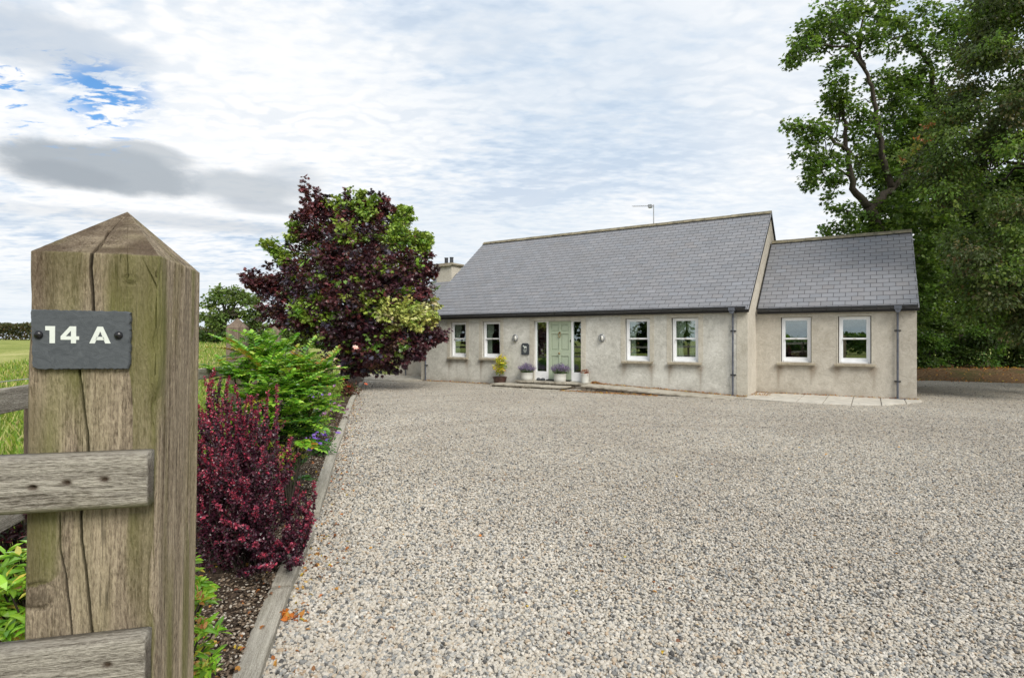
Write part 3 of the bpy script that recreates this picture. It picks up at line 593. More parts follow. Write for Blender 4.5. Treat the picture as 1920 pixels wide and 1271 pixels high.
# ------------------------------------------------------------------ woodland trees and undergrowth behind the bank
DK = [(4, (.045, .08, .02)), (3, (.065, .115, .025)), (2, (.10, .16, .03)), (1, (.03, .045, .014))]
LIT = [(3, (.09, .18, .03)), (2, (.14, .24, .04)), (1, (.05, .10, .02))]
wood_labels = ['dark green lime tree standing close behind the low wing', 'dark woodland tree with a bare stem behind the leaf strewn bank', 'shaded woodland tree right of the bare stem, beyond the bank', 'dark woodland tree at the far right beyond the bank']
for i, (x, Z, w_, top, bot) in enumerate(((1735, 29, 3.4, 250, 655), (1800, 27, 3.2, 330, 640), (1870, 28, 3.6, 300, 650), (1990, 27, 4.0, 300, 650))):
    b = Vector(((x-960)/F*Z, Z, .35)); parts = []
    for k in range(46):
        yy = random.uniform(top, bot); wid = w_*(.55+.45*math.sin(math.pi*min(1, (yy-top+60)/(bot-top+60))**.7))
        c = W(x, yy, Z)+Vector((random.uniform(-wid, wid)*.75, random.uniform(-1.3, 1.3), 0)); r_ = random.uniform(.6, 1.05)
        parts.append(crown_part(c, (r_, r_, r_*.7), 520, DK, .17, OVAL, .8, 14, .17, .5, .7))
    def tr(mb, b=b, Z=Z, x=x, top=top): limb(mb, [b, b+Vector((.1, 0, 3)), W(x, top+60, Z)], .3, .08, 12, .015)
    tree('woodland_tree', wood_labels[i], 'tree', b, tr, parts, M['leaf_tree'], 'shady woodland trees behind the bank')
ub_labels = ['lime green undergrowth bush just right of the low wing corner', 'dark undergrowth bush beneath the woodland, second right of the low wing', 'lit green undergrowth bush in the middle of the bank', 'dark undergrowth bush low behind the bank', 'dark undergrowth bush behind the bank at the picture edge']
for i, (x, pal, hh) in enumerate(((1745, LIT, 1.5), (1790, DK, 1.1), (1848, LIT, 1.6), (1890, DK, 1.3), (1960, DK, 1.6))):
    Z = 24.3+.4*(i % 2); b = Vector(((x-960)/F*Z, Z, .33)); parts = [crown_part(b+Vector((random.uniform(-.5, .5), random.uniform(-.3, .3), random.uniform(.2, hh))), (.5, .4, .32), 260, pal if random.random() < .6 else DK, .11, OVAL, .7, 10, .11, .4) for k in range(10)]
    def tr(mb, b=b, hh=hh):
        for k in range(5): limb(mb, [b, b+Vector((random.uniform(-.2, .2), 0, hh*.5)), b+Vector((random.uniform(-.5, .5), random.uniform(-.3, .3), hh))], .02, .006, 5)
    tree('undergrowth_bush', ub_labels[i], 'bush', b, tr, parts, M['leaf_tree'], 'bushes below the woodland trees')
# ------------------------------------------------------------------ field trees and hedges far left
ASH = [(4, (.14, .205, .055)), (3, (.19, .26, .08)), (2, (.10, .14, .04))]
def field_tree(label, Z, cl, trunk_px, dens_=1.0, pal=ASH):
    parts = []; cs = []
    for (x, y, r) in cl:
        c = W(x, y, Z+random.uniform(-.5, .5)); r_ = r/F*Z; cs.append(c); parts.append(crown_part(c, (r_, r_, r_*.9), int((200+230*r_*r_)*dens_), pal, .20*Z/45+.03, OVAL, .7, 9, .17, .4, .7))
    b = W(trunk_px[0], trunk_px[1], Z)
    def tr(mb):
        limb(mb, [b, W(trunk_px[0]+2, trunk_px[1]-45, Z)], .26, .18, 8)
        for c in cs: limb(mb, [W(trunk_px[0]+2, trunk_px[1]-35, Z), c], .13, .03, 5)
    return tree('field_tree', label, 'tree', b, tr, parts, M['leaf_tree'], 'trees at the far field edge')
field_tree('rounded airy ash tree at the field edge, framed between the gate post and the maple', 45, [(395,570,16),(385,592,10),(410,548,14),(425,560,18),(440,548,14),(455,560,16),(475,565,14),(484,585,12),(465,590,16),(440,585,16),(415,590,14),(410,612,14),(418,628,10),(480,605,8),(398,605,7)], (420, 628))
field_tree('lower spreading field tree partly hidden behind the copper maple', 36, [(520,612,16),(540,608,20),(560,618,20),(585,612,18),(540,632,16),(565,636,16),(520,636,10),(600,625,14),(615,605,20),(640,615,20)], (560, 650))
def hedge(name, label, a, b, h, dpt, pal, n, size=.2):
    a = np.array(a, float); b = np.array(b, float); s = rng.random(n); base = a[None]+(b-a)[None]*s[:, None]
    hh = h*(.75+.5*vnoise(s*25, s*0+3, 9)); p = base.copy(); p[:, 2] += rng.random(n)**.6*hh; p[:, 1] += rng.normal(size=n)*dpt*.4; p[:, 0] += rng.normal(size=n)*dpt*.2
    sz = size*(.6+.8*rng.random(n)); v, K = leaf_geo(p, rng.normal(size=(n, 3)), sz, sz*.7, OVAL)
    mb = MB(); r = .12
    o = link(name, leaf_mesh(name, [(v, K, pick_cols(n, pal, .25))]), M['leaf_tree']); return tag(o, label, 'hedge')
HD = [(3, (.09, .09, .035)), (2, (.06, .075, .03)), (1, (.14, .09, .04))]
hedge('field_hedge', 'long brown green hedge along the far edge of the field', (-66, 60, 1.3), (-24, 60, 1.3), 1.75, 1.2, HD, 26000)
hedge('side_hedge', 'low dark green hedge across the field below the far trees', (-24, 44, 1.0), (-6, 44, .8), 1.1, 1.0, DK, 16000)
hedge('road_hedge', 'green hedge across the road facing the house', (-30, -30, 0), (40, -24, 0), 1.9, 1.4, LIT, 14000, .4)
for i, (x, y, h) in enumerate(((-42, 4, 10), (-41, -4, 11), (-37, -11, 10), (-36, -17, 8), (-9, -38, 9), (9, -33, 9), (19, -30, 8))):
    b = Vector((x, y, 0)); parts = [crown_part(b+Vector((random.uniform(-3.2, 3.2), random.uniform(-3, 3), random.uniform(1.2, h))), (1.5, 1.5, 1.2), 130, DK, .5, OVAL, .8, 8, .4, .4) for k in range(26)]
    def tr(mb, b=b, h=h): limb(mb, [b, b+Vector((0, 0, h*.7))], .3, .1, 8)
    tree('roadside_tree', 'leafy roadside tree standing behind the viewer beyond the drive entrance', 'tree', b, tr, parts, M['leaf_tree'], 'roadside trees')
# ================================================================== the house (local frame: x along the front, y to the back)
house = empty('house', (HC[0], HC[1], 0), -th)
tag(house, 'single storey roughcast cottage with grey slate roofs, sage green door and white sash windows', 'house')
EAV = 2.50; RV = 4.4; RZ = 5.96; AV = 1.43; AU = 4.0; ARZ = 4.90; MU = -12.15; WV = 1.75; WU = -15.0; WRZ = 4.55
def front_wall(name, u0, u1, v, z0, z1, holes, mat, stains, depth=.14, rot=0):
    """roughcast front with real openings; 'stain' marks rusty runs under the sills, a darker wall head and darker reveals"""
    us = sorted(set([u0, u1]+[h[0] for h in holes]+[h[1] for h in holes])); zs = sorted(set([z0, z1]+[h[2] for h in holes]+[h[3] for h in holes]))
    def fill(a, st):
        o = []
        for p, q in zip(a[:-1], a[1:]): n = max(1, int(round((q-p)/st))); o += [p+(q-p)*i/n for i in range(n)]
        return np.array(o+[a[-1]])
    U, Zz = fill(us, .07), fill(zs, .07); gu, gz = np.meshgrid(U, Zz); V = np.stack([gu, np.full_like(gu, v), gz], -1).reshape(-1, 3)
    idx = np.arange(gu.size).reshape(gu.shape); fs = []
    for i in range(len(Zz)-1):
        for j in range(len(U)-1):
            cu, cz = (U[j]+U[j+1])/2, (Zz[i]+Zz[i+1])/2
            if any(h[0] < cu < h[1] and h[2] < cz < h[3] for h in holes): continue
            fs.append((idx[i, j], idx[i, j+1], idx[i+1, j+1], idx[i+1, j]))
    st = np.zeros(len(V))
    for (su, sz, wu, ln, k) in stains:
        dz = sz-V[:, 2]; st = np.maximum(st, k*np.exp(-((V[:, 0]-su)/(wu*(1-.5*np.clip(dz/ln, 0, 1))))**2)*np.clip(1-dz/ln, 0, 1)*(dz > -.02))
    st = np.maximum(st, .95*np.clip(1-(V[:, 2]-z0)/(.16+.22*vnoise(V[:, 0]*3.1, V[:, 0]*0+5, 14)), 0, 1)*(vnoise(V[:, 0]*2.2, V[:, 2]*3, 12) > .25))
    st = np.maximum(st, .35*np.clip(1-(z1-V[:, 2])/.10, 0, 1))  # darker towards the wall head
    V = [tuple(p) for p in V]; st = list(st)
    for h in holes:                       # reveals
        b = len(V); V += [(h[0], v, h[2]), (h[1], v, h[2]), (h[1], v, h[3]), (h[0], v, h[3]), (h[0], v+depth+.15, h[2]), (h[1], v+depth+.15, h[2]), (h[1], v+depth+.15, h[3]), (h[0], v+depth+.15, h[3])]
        st += [.15]*8; fs += [(b, b+4, b+5, b+1), (b+1, b+5, b+6, b+2), (b+2, b+6, b+7, b+3), (b+3, b+7, b+4, b)]  # reveals evenly a little darker
    me = np_mesh(name, V, [i for f in fs for i in f], [4]*len(fs), None, {'stain_tone': st}); return link(name, me, mat, house)
WIN = [(-10.676, -9.963), (-9.178, -8.424), (-3.637, -2.872), (-2.157, -1.394)]; WZ0, WZ1 = .965, 2.285
AWIN = [(.70, 1.475), (2.19, 2.95)]
DU0, DU1, DZ0, DZ1 = -6.99, -5.19, .235, 2.275
holes = [(a-.02, b+.02, WZ0, WZ1+.01) for a, b in WIN]+[(DU0, DU1, DZ0, DZ1)]
stains = []
for a, b in WIN+AWIN:
    for q in (a-.05, b+.05): stains += [(q, WZ0-.12, .13, .42, 1.0), (q+random.uniform(-.04, .04), WZ0-.12, .05, random.uniform(.5, 1.0), .95)]
    stains.append(((a+b)/2+random.uniform(-.2, .2), WZ0-.12, .16, .16, .5))
for a, b in ((DU0, DU1),): stains += [(a-.1, 2.3, .09, 1.9, .35), (b+.1, 2.3, .09, 1.9, .35)]
stains += [(.02, .3, .3, .35, .0), (-8.7, 2.5, .05, 1.2, .3), (-4.5, 2.5, .06, .5, .3), (-.62, 2.5, .12, 2.4, .22)]
front_wall('wall', MU, 0, 0, -.1, EAV+.04, holes, M['wall'], stains)
front_wall('wall', 0, AU, AV, -.1, EAV+.04, [(a-.02, b+.02, WZ0, WZ1+.01) for a, b in AWIN], M['wall_tan'], stains)
wh = [(-14.35, -13.72, .98, 2.2)]
front_wall('wall', WU, MU, WV, -.1, EAV+.0, wh, M['wall_tan'], [(-13.7, .9, .1, .3, .7)])
def gable(u, y0, y1, yr, zr, ze, mat, t=.3, sgn=1, name='wall'):
    mb = MB(); pts = [(y0, -.1), (y1, -.1), (y1, ze), (yr, zr), (y0, ze)]
    mb.prism(pts, 'x', u, u-sgn*t); return mb.build(name, mat, house)
gable(0, .003, 2*RV, RV, RZ-.02, EAV+.03, M['wall_tan'])
gable(MU, .003, 2*RV, RV, RZ-.02, EAV+.03, M['wall'], sgn=-1)
gable(AU, AV+.003, 2*RV-AV, RV, ARZ-.02, EAV+.03, M['wall_tan'])
gable(WU, WV+.003, 2*RV-WV, RV, WRZ-.02, EAV+.0, M['wall_tan'], sgn=-1)
MB().box(WU+.32, AU-.32, 7.0, 7.2, -.1, EAV).build('rear_wall', M['wall'], house)
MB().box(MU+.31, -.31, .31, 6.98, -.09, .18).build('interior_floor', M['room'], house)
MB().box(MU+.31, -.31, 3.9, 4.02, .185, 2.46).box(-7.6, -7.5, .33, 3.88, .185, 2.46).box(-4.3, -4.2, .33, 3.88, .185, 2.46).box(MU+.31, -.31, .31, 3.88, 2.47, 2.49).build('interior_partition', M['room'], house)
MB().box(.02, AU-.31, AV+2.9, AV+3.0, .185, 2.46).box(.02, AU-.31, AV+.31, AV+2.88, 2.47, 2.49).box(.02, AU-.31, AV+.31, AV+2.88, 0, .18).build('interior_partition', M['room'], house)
# smooth render bands round the openings and on the corners
def _bands(rects, v, mat=M['band']):
    mb = MB()
    for (a, b, c, e) in rects: mb.box(a, b, v-.007, v+.004, c, e)
    return mb.build('render_band', mat, house)
def surround(a, b, z0, z1, ow, oz, v, name='window_surround'):
    """smooth band of render round the sides and head of an opening, one piece"""
    return MB().prism([(a-ow, z0), (a, z0), (a, z1), (b, z1), (b, z0), (b+ow, z0), (b+ow, z1+oz), (a-ow, z1+oz)], 'y', v-.007, v+.004).build(name, M['band'], house)
for a, b in WIN: surround(a-.022, b+.022, WZ0-.02, WZ1+.013, .14, .14, 0)
for a, b in AWIN: surround(a-.022, b+.022, WZ0-.02, WZ1+.013, .035, .04, AV)
surround(DU0-.002, DU1+.002, .15, DZ1+.002, .17, EAV-.06-DZ1, 0, 'door_surround')
for a, b in ((-.30, -.004), (MU+.004, MU+.22)): MB().box(a, b, -.007, .004, 0, EAV-.01).build('corner_band', M['band'], house)
# ---- roofs: every slate laid as a thin tilted plate
def roof(u0, u1, v0, z0, v1, z1, gauge=.208, wid=.305, front=True, name='roof'):
    L = math.hypot(v1-v0, z1-z0); sv, sz = (v1-v0)/L, (z1-z0)/L; nv, nz = -sz*(1 if v1 > v0 else -1), abs(sv)
    if v1 < v0: nv, nz = sz, -sv
    else: nv, nz = -sz, sv
    V, Fc, C = [], [], []; rows_ = int(math.ceil(L/gauge))
    def P(u, s, n): return (u, v0+sv*s+nv*n, z0+sz*s+nz*n)
    for j in range(rows_):
        s0 = j*gauge+.004; s1 = min(L, s0+gauge-.011); off = (j % 2)*wid/2; k = -1
        while True:
            a = u0+k*wid-off+.0065; b = a+wid-.013; k += 1
            if b <= u0+.02: continue
            if a >= u1-.01: break
            a, b = max(a, u0), min(b, u1); bb = len(V); j1, j2, js = (random.uniform(0, .003) for _ in range(3)); js = (js-.002)*.8
            n0, n1 = .013, .009
            V += [P(a, s0+js, n0+j1), P(b, s0+js, n0+j2), P(b, s1, n1+j2*.3), P(a, s1, n1+j1*.3), P(a, s0+js, n0+j1-.018), P(b, s0+js, n0+j2-.018), P(b, s1, n1-.006), P(a, s1, n1-.006)]
            q = [(0, 1, 2, 3), (0, 4, 5, 1), (0, 3, 7, 4), (1, 5, 6, 2)]
            if v1 < v0: q = [t[::-1] for t in q]
            Fc += [tuple(bb+i for i in t) for t in q]; g_ = random.gauss(.205, .009); tt = random.gauss(0, .0025); C += [(g_+tt, g_+.004, g_*1.10-tt)]*8
    bb = len(V); V += [P(u0, 0, 0), P(u1, 0, 0), P(u1, L, 0), P(u0, L, 0), P(u0, 0, -.09), P(u1, 0, -.09), P(u1, L, -.09), P(u0, L, -.09)]
    Fc += [tuple(bb+i for i in t) for t in ((0, 1, 2, 3), (7, 6, 5, 4), (0, 4, 5, 1), (1, 5, 6, 2), (3, 7, 4, 0))]; C += [(.015, .015, .017)]*8
    me = np_mesh(name, V, [i for f in Fc for i in f], [len(f) for f in Fc], np.array(C)); return link(name, me, M['slate'], house)
pitch = (RZ-EAV)/RV
def slope(u0, u1, vw, zr, ze=EAV):
    p = (zr-ze)/(RV-vw); ov = .16
    a = roof(u0, u1, vw-ov, ze-ov*p+.10, RV-.0, zr+.10); b = roof(u0, u1, 2*RV-vw+ov, ze-ov*p+.10, RV+.0, zr+.10); return a
r1 = slope(MU-.05, .045, 0, RZ); r2 = slope(.05, AU+.05, AV, ARZ); r3 = slope(WU-.05, MU-.06, WV, WRZ)
def ridge(u0, u1, z, par):
    mb = MB(); n = int((u1-u0)/.45); w_ = (u1-u0)/n
    for i in range(n):
        a = u0+i*w_+.004; b = a+w_-.008; dz = random.uniform(-.004, .004)
        mb.prism([(RV-.15, z-.075+dz), (RV-.13, z-.060+dz), (RV, z+.045+dz), (RV+.13, z-.060+dz), (RV+.15, z-.075+dz), (RV, z+.025+dz)], 'x', a, b)
    return mb.build('ridge_tiles', M['ridge'], par)
ridge(MU-.05, .045, RZ+.125, r1); ridge(.05, AU+.05, ARZ+.125, r2); ridge(WU-.05, MU-.06, WRZ+.125, r3)
# mortar flashing strip where the wing roof meets the gable
MB().prism([(AV-.05, EAV+.09), (AV-.05, EAV+.13), (RV, ARZ+.17), (RV, ARZ+.13)], 'x', .0455, .058).build('flashing', M['dark'], r2)
# ---- gutters, fascia, downpipes
def gutter(u0, u1, v):
    MB().box(u0, u1, v-.135, v-.012, EAV-.075, EAV+.022).build('fascia', M['fascia'], house)
    mb = MB(); pts = []
    for k in range(9): a = math.pi*k/8; pts.append((v-.205-math.cos(a)*.062, EAV+.065-math.sin(a)*.070))
    inner = [(v-.205+(p[0]-(v-.205))*.9, p[1]+.006) for p in pts[::-1]]
    mb.prism(pts+inner, 'x', u0, u1)
    o = mb.build('gutter', M['gutter'], house)
    n = max(2, int((u1-u0)/1.0))
    for i in range(n+1):
        u = u0+.05+(u1-u0-.1)*i/n; pr = [(v-.205+(p[0]-(v-.205))*1.09, p[1]-.004) for p in pts]; br = MB().prism(pr+[(p[0]*.98+(v-.205)*.02, p[1]+.003) for p in pts[::-1]], 'x', u-.018, u+.018); br.build('gutter_joint', M['gutter'], o)
gutter(MU-.03, -.03, 0); gutter(.06, AU+.02, AV); gutter(WU, MU-.06, WV)
def downpipe(u, v, shoe=False):
    mb = MB(); r = .028; y = v-.065
    mb.tube([(u, v-.205, EAV-.0), (u, v-.205, EAV-.05), (u, y, EAV-.17), (u, y, EAV-.3), (u, y, .04)], r, 14)
    mb.box(u-.085, u+.085, v-.285, v-.137, EAV-.045, EAV+.045)
    mb.prism([(u-.075, EAV-.045), (u+.075, EAV-.045), (u+.04, EAV-.13), (u-.04, EAV-.13)], 'y', v-.27, v-.145)
    o = mb.build('downpipe', M['pipe'], house, True); o.modifiers.new('e', 'EDGE_SPLIT').split_angle = math.radians(40)
    for z in (EAV-.62, .62 if not shoe else .5):
        MB().box(u-.075, u+.075, v-.03, v-.002, z-.018, z+.018).lathe([(.036, -.02), (.036, .02)], (u, y, z), 14).build('bracket', M['gutter'], o)
    if shoe: MB().box(u-.19, u+.19, v-.22, v-.01, .005, .04).build('gully_cover', M['pipe'], o, bevel=.008)
    else: MB().box(u-.09, u+.09, v-.16, v-.01, .0, .03).build('gully_cover', M['pipe'], o, bevel=.006)
downpipe(-.39, 0); downpipe(-11.88, 0); downpipe(3.573, AV, True); downpipe(-14.54, WV)
# ---- sash windows
def sash(u0, u1, v, z0, z1, curt, blind=False):
    fy = v+.085; mb = MB(); t = .055; zm = z0+(z1-z0)*.525; c = house
    mb.box(u0, u0+t, fy, fy+.12, z0, z1).box(u1-t, u1, fy, fy+.12, z0, z1).box(u0+t, u1-t, fy, fy+.12, z1-t*.7, z1).box(u0+t, u1-t, fy-.02, fy+.12, z0, z0+.045)
    a, b = u0+t, u1-t; s = .042
    def frame(y, za, zb, bot, top):
        mb.box(a, a+s, y, y+.04, za, zb).box(b-s, b, y, y+.04, za, zb).box(a+s, b-s, y, y+.04, zb-top, zb).box(a+s, b-s, y, y+.04, za, za+bot)
    frame(fy+.015, zm-.02, z1-t*.7, .045, .05); frame(fy+.058, z0+.045, zm+.02, .10, .045)
    for q in (a, b-.02): mb.box(q, q+.02, fy-.006, fy+.016, zm-.11, zm-.022)          # sash horns
    w_ = mb.build('window', M['white'], c, bevel=.004)
    MB().box(a+s-.004, b-s+.004, fy+.033, fy+.037, zm+.02, z1-t*.7-.045).box(a+s-.004, b-s+.004, fy+.076, fy+.080, z0+.14, zm-.02).build('pane', M['glass'], w_)
    MB().box((a+b)/2-.03, (a+b)/2+.03, fy+.003, fy+.0145, zm-.018, zm+.03).build('sash_catch', M['pot_white'], w_)
    sd = MB().prism([(v-.10, z0-.085), (v-.095, z0-.025), (v+.10, z0-.004), (v+.10, z0-.085)], 'x', u0-.12, u1+.12).build('sill', M['sill'], w_, bevel=.006)
    for side in curt:
        mb = MB(); n = 26; cw = (b-a)*random.uniform(.42, .50)+.02; x0 = a-.03 if side < 0 else b+.03-cw
        g_ = np.zeros((14, n, 3))
        for i in range(14):
            for k in range(n):
                s_ = k/(n-1); z = z1-.02-(z1-z0)*1.15*i/13; pull = 1-.25*math.sin(math.pi*min(1, i/13))*(1 if i > 3 else 0)
                x = x0+cw*s_*pull if side < 0 else x0+cw-(cw*(1-s_))*pull
                g_[i, k] = (x, fy+.17+.022*math.sin(s_*22+i*.1), z)
        link('curtain', grid_mesh('curtain', g_), M['curtain'], w_, True)
    if blind:
        bl = MB().box(a-.02, b+.02, fy+.17, fy+.18, z1-.58, z1-.02); bl.build('blind', M['curtain'], w_)
    return w_
for (a, b), cs in zip(WIN, ((-1,), (-1,), (-1,), (-1, 1))): sash(a, b, 0, WZ0+.0, WZ1, cs)
for (a, b), bl in zip(AWIN, (False, False)): sash(a, b, AV, WZ0, WZ1, (), bl)
sash(-14.35, -13.72, WV, .98, 2.2, ())
# ---- door and sidelights
dA, dB = -6.47, -5.60; fy = .09
fr = MB(); t = .05
for x in (DU0, dA-.075, dB+.005, DU1-t): fr.box(x, x+(.07 if x in (dA-.075, dB+.005) else t), fy, fy+.10, DZ0, DZ1)
fr.box(DU0+t, dA-.077, fy, fy+.09, DZ0+.003, DZ0+.29).box(dB+.077, DU1-t-.002, fy, fy+.09, DZ0+.003, DZ0+.29)
fr.box(DU0+t, dA-.077, fy, fy+.09, DZ1-.045, DZ1-.003).box(dB+.077, DU1-t-.002, fy, fy+.09, DZ1-.045, DZ1-.003).box(dA, dB, fy, fy+.09, DZ1-.02, DZ1-.003)
fr = fr.build('door_frame', M['white'], house, bevel=.004)
MB().box(DU0+t-.002, dA-.07, fy+.04, fy+.045, DZ0+.28, DZ1-.04).build('sidelight', M['glass'], fr)
MB().box(dB+.07, DU1-t, fy+.04, fy+.045, DZ0+.28, DZ1-.04).build('sidelight', M['glass'], fr)
dz0, dz1 = DZ0+.03, DZ1-.022; dm_ = MB(); wD = dB-dA; st = .105
mid = (dA+dB)/2; zs_ = [dz0, dz0+.20, dz0+.80, dz0+1.00, dz0+1.555, dz0+1.64, dz1-.105, dz1]
dm_.box(dA+.003, dB-.003, fy+.038, fy+.06, dz0, dz1)
for x0, x1 in ((dA+.003, dA+st), (mid-.045, mid+.045), (dB-st, dB-.003)): dm_.box(x0, x1, fy+.012, fy+.038, dz0, dz1)
for z0_, z1_ in ((zs_[0], zs_[1]), (zs_[2], zs_[3]), (zs_[4], zs_[5]), (zs_[6], zs_[7])):
    dm_.box(dA+st, mid-.045, fy+.013, fy+.038, z0_, z1_).box(mid+.045, dB-st, fy+.013, fy+.038, z0_, z1_)
for z0_, z1_ in ((zs_[1], zs_[2]), (zs_[3], zs_[4]), (zs_[5], zs_[6])):
    for x0, x1 in ((dA+st, mid-.045), (mid+.045, dB-st)): dm_.box(x0+.035, x1-.035, fy+.022, fy+.038, z0_+.035, z1_-.035)
dr = dm_.build('door', M['door'], house, bevel=.006)
MB().lathe([(.012, 0), (.012, .02), (.03, .035), (.036, .055), (.026, .072), (.001, .078)], (mid, fy+.012, dz0+.895), 16, 'y').build('door_knob', M['brass'], dr, True)
kn = MB(); kz = dz0+1.50
kn.lathe([(.03, 0), (.034, .012), (.02, .03), (.001, .034)], (mid, fy+.012, kz+.10), 14, 'y')
kn.tube([(mid-.03, fy-.01, kz+.1), (mid-.045, fy-.02, kz+.04), (mid-.03, fy-.02, kz-.03), (mid, fy-.02, kz-.06), (mid+.03, fy-.02, kz-.03), (mid+.045, fy-.02, kz+.04), (mid+.03, fy-.01, kz+.1)], .010, 8)
kn.lathe([(.018, 0), (.018, .014), (.001, .018)], (mid, fy+.012, kz-.06), 12, 'y'); kn.build('door_knocker', M['brass'], dr, True)
MB().box(dB-.038, dB-.012, fy-.004, fy+.013, dz0+1.28, dz0+1.36).build('lock', M['dark'], dr, bevel=.003)
MB().box(dA-.02, dB+.02, -.04, fy+.05, DZ0-.02, DZ0+.028).build('threshold', M['dark'], fr)
MB().box(DU0-.0, DU1+.0, fy+.102, fy+.24, -.05, DZ0-.001).build('threshold_base', M['sill'], fr)
# ---- oval bulkhead lamps, wall sign
def wall_lamp(u, z):
    n = 28; ring = MB(); v = 0
    pr = [(.112, 0), (.118, .03), (.112, .055), (.092, .062), (.080, .052)]
    ring.lathe(pr, (0, 0, 0), n, 'y'); o = ring.build('wall_lamp', M['galv'], house, True); o.location = (u, -.008, z); o.scale = (.95, 1, 1.15)
    MB().lathe([(.080, .03), (.078, .052), (.06, .078), (.03, .092), (.001, .096)], (0, 0, 0), n, 'y').build('lamp_glass', M['pot_white'], o, True)
    MB().box(-.006, .006, -.104, -.05, -.085, .085).box(-.012, .012, -.106, -.094, -.04, .04).build('lamp_guard', M['dark'], o)
wall_lamp(-7.742, 1.68); wall_lamp(-4.437, 1.68)
# ---- chimney
CU, CV = -14.25, RV
ch = MB().box(CU-.46, CU+.46, CV-.38, CV+.38, 3.6, 5.12).build('chimney', M['wall_tan'], house)
MB().prism([(CU-.50, 5.10), (CU+.50, 5.10), (CU+.57, 5.17), (CU+.57, 5.24), (CU-.57, 5.24), (CU-.57, 5.17)], 'y', CV-.49, CV+.49).build('cap', M['sill'], ch)
for dx in (-.16, .16): MB().lathe([(.10, 5.24), (.105, 5.27), (.09, 5.30), (.085, 5.52), (.10, 5.54), (.10, 5.57), (.06, 5.57)], (CU+dx, CV-.0, 0), 16).build('chimney_pot', M['gutter'], ch)
MB().prism([(CV-.42, 4.30), (CV-.42, 4.42), (CV, 4.78), (CV+.42, 4.42), (CV+.42, 4.30)], 'x', CU+.46, CU+.50).build('flashing', M['dark'], ch)
# ---- aerial behind the ridge
ae = empty('television_aerial', (0, 0, 0), 0, house)
MB().tube([(-4.25, RV+.25, 5.6), (-4.25, RV+.25, 6.92)], .019, 8).build('mast', M['galv'], ae)
bm_ = MB().tube([(-4.23, RV+.22, 6.86), (-5.02, RV+.0, 6.90)], .012, 6)
for k in range(9): s = k/8; x = -4.45-.55*s; bm_.tube([(x, RV+.13-.14*s-.10, 6.87+.03*s), (x, RV+.13-.14*s+.10, 6.87+.03*s)], .0045, 5)
bm_.build('boom', M['galv'], ae); MB().box(-4.44, -4.31, RV+.12, RV+.28, 6.80, 6.92).build('reflector', M['galv'], ae)
ae.name = 'aerial'
# ---- pots, steps, paving (world things placed in the house frame)
def HT(u, v, z=0): return tuple(HW(u, v, z))
# ramp and steps: stone landing
st_ = empty('stone_steps', HT(-6.2, -.5), -th); tag(st_, 'worn flagstone doorsteps of two treads below the sage green door', 'steps')
def slabs(mb, u0, u1, v0, v1, z0, z1, n, gap=.012, jit=.012):
    w_ = (u1-u0)/n; e = [u0]+[u0+w_*(i+1)+random.uniform(-.12, .12)*w_*(i < n-1) for i in range(n)]
    for i in range(n):
        mb.prism([(e[i]+gap+random.uniform(0, jit), v0+random.uniform(-jit, jit)*2), (e[i+1]-random.uniform(0, jit), v0+random.uniform(-jit, jit)*2), (e[i+1], v1), (e[i]+gap, v1)], 'z', z0, z1+random.uniform(-.006, .006))
    return mb
U0 = -6.2
slabs(MB(), -7.55-U0, -4.75-U0, -.42+.5, .06+.5, .155, .215, 4).build('tread', M['flag'], st_, bevel=.008)
MB().box(-7.48-U0, -4.85-U0, -.36+.5, -.03+.5, .0, .154).build('riser', M['rubble'], st_)
slabs(MB(), -8.15-U0, -5.35-U0, -1.05+.5, -.38+.5, .065, .115, 4).build('tread', M['flag'], st_, bevel=.008)
MB().box(-8.08-U0, -5.42-U0, -1.0+.5, -.37+.5, .0, .064).build('riser', M['rubble'], st_)
slabs(MB(), -7.9-U0, -4.7-U0, -1.42+.5, -1.07+.5, -.01, .022, 5).build('tread', M['flag'], st_, bevel=.006)
rp = empty('access_ramp', HT(-2.6, -.5), -th); tag(rp, 'paved ramp with a low rubble side sloping from the doorsteps along the wall', 'ramp')
mb = MB(); U1 = -2.6; e = np.linspace(-4.72, -.25, 7); zf = lambda u: .205-(u+4.72)/4.47*.185
for a, b in zip(e[:-1], e[1:]):
    a_, b_ = a+.008, b-.004; za, zb = zf(a_), zf(b_)
    mb.add([(a_-U1, -.55, za-.05), (b_-U1, -.55, zb-.05), (b_-U1, .48, zb-.05), (a_-U1, .48, za-.05), (a_-U1, -.55, za), (b_-U1, -.55, zb), (b_-U1, .48, zb), (a_-U1, .48, za)], [(0,3,2,1),(4,5,6,7),(0,1,5,4),(1,2,6,5),(2,3,7,6),(3,0,4,7)])
mb.build('paving', M['flag'], rp, bevel=.006)
mb = MB().prism([(-4.72-U1, 0), (-.9-U1, -.02), (-.9-U1, .0), (-4.72-U1, .153)], 'y', -.49, .45); mb.build('rubble_side', M['rubble'], rp)
pv = empty('paving_strip', HT(2, 1), -th); tag(pv, 'row of pale paving slabs set along the foot of the low right wing', 'paving', kind='structure')
mb = MB()
ue = [.02, .72, 1.32, 1.93, 2.55, 3.18, 3.72, 4.1]; ve = [-.62, -.85, -.98, -1.05, -1.02, -.6, .25, .95]
for i in range(7):
    a, b = ue[i], ue[i+1]; mb.prism([(a-2+.006, ve[i]-1), (b-2-.012, ve[i+1]-1), (b-2-.012, 1.425-1 if i else .40), (a-2+.006, 1.425-1)], 'z', -.02, .030+.005*(i % 2))
mb.build('slabs', M['flag_pale'], pv, bevel=.006)
pv2 = empty('concrete_path', HT(-13.5, 0), -th); tag(pv2, 'pale concrete path crossing between the maple and the left end of the house', 'path', kind='structure')
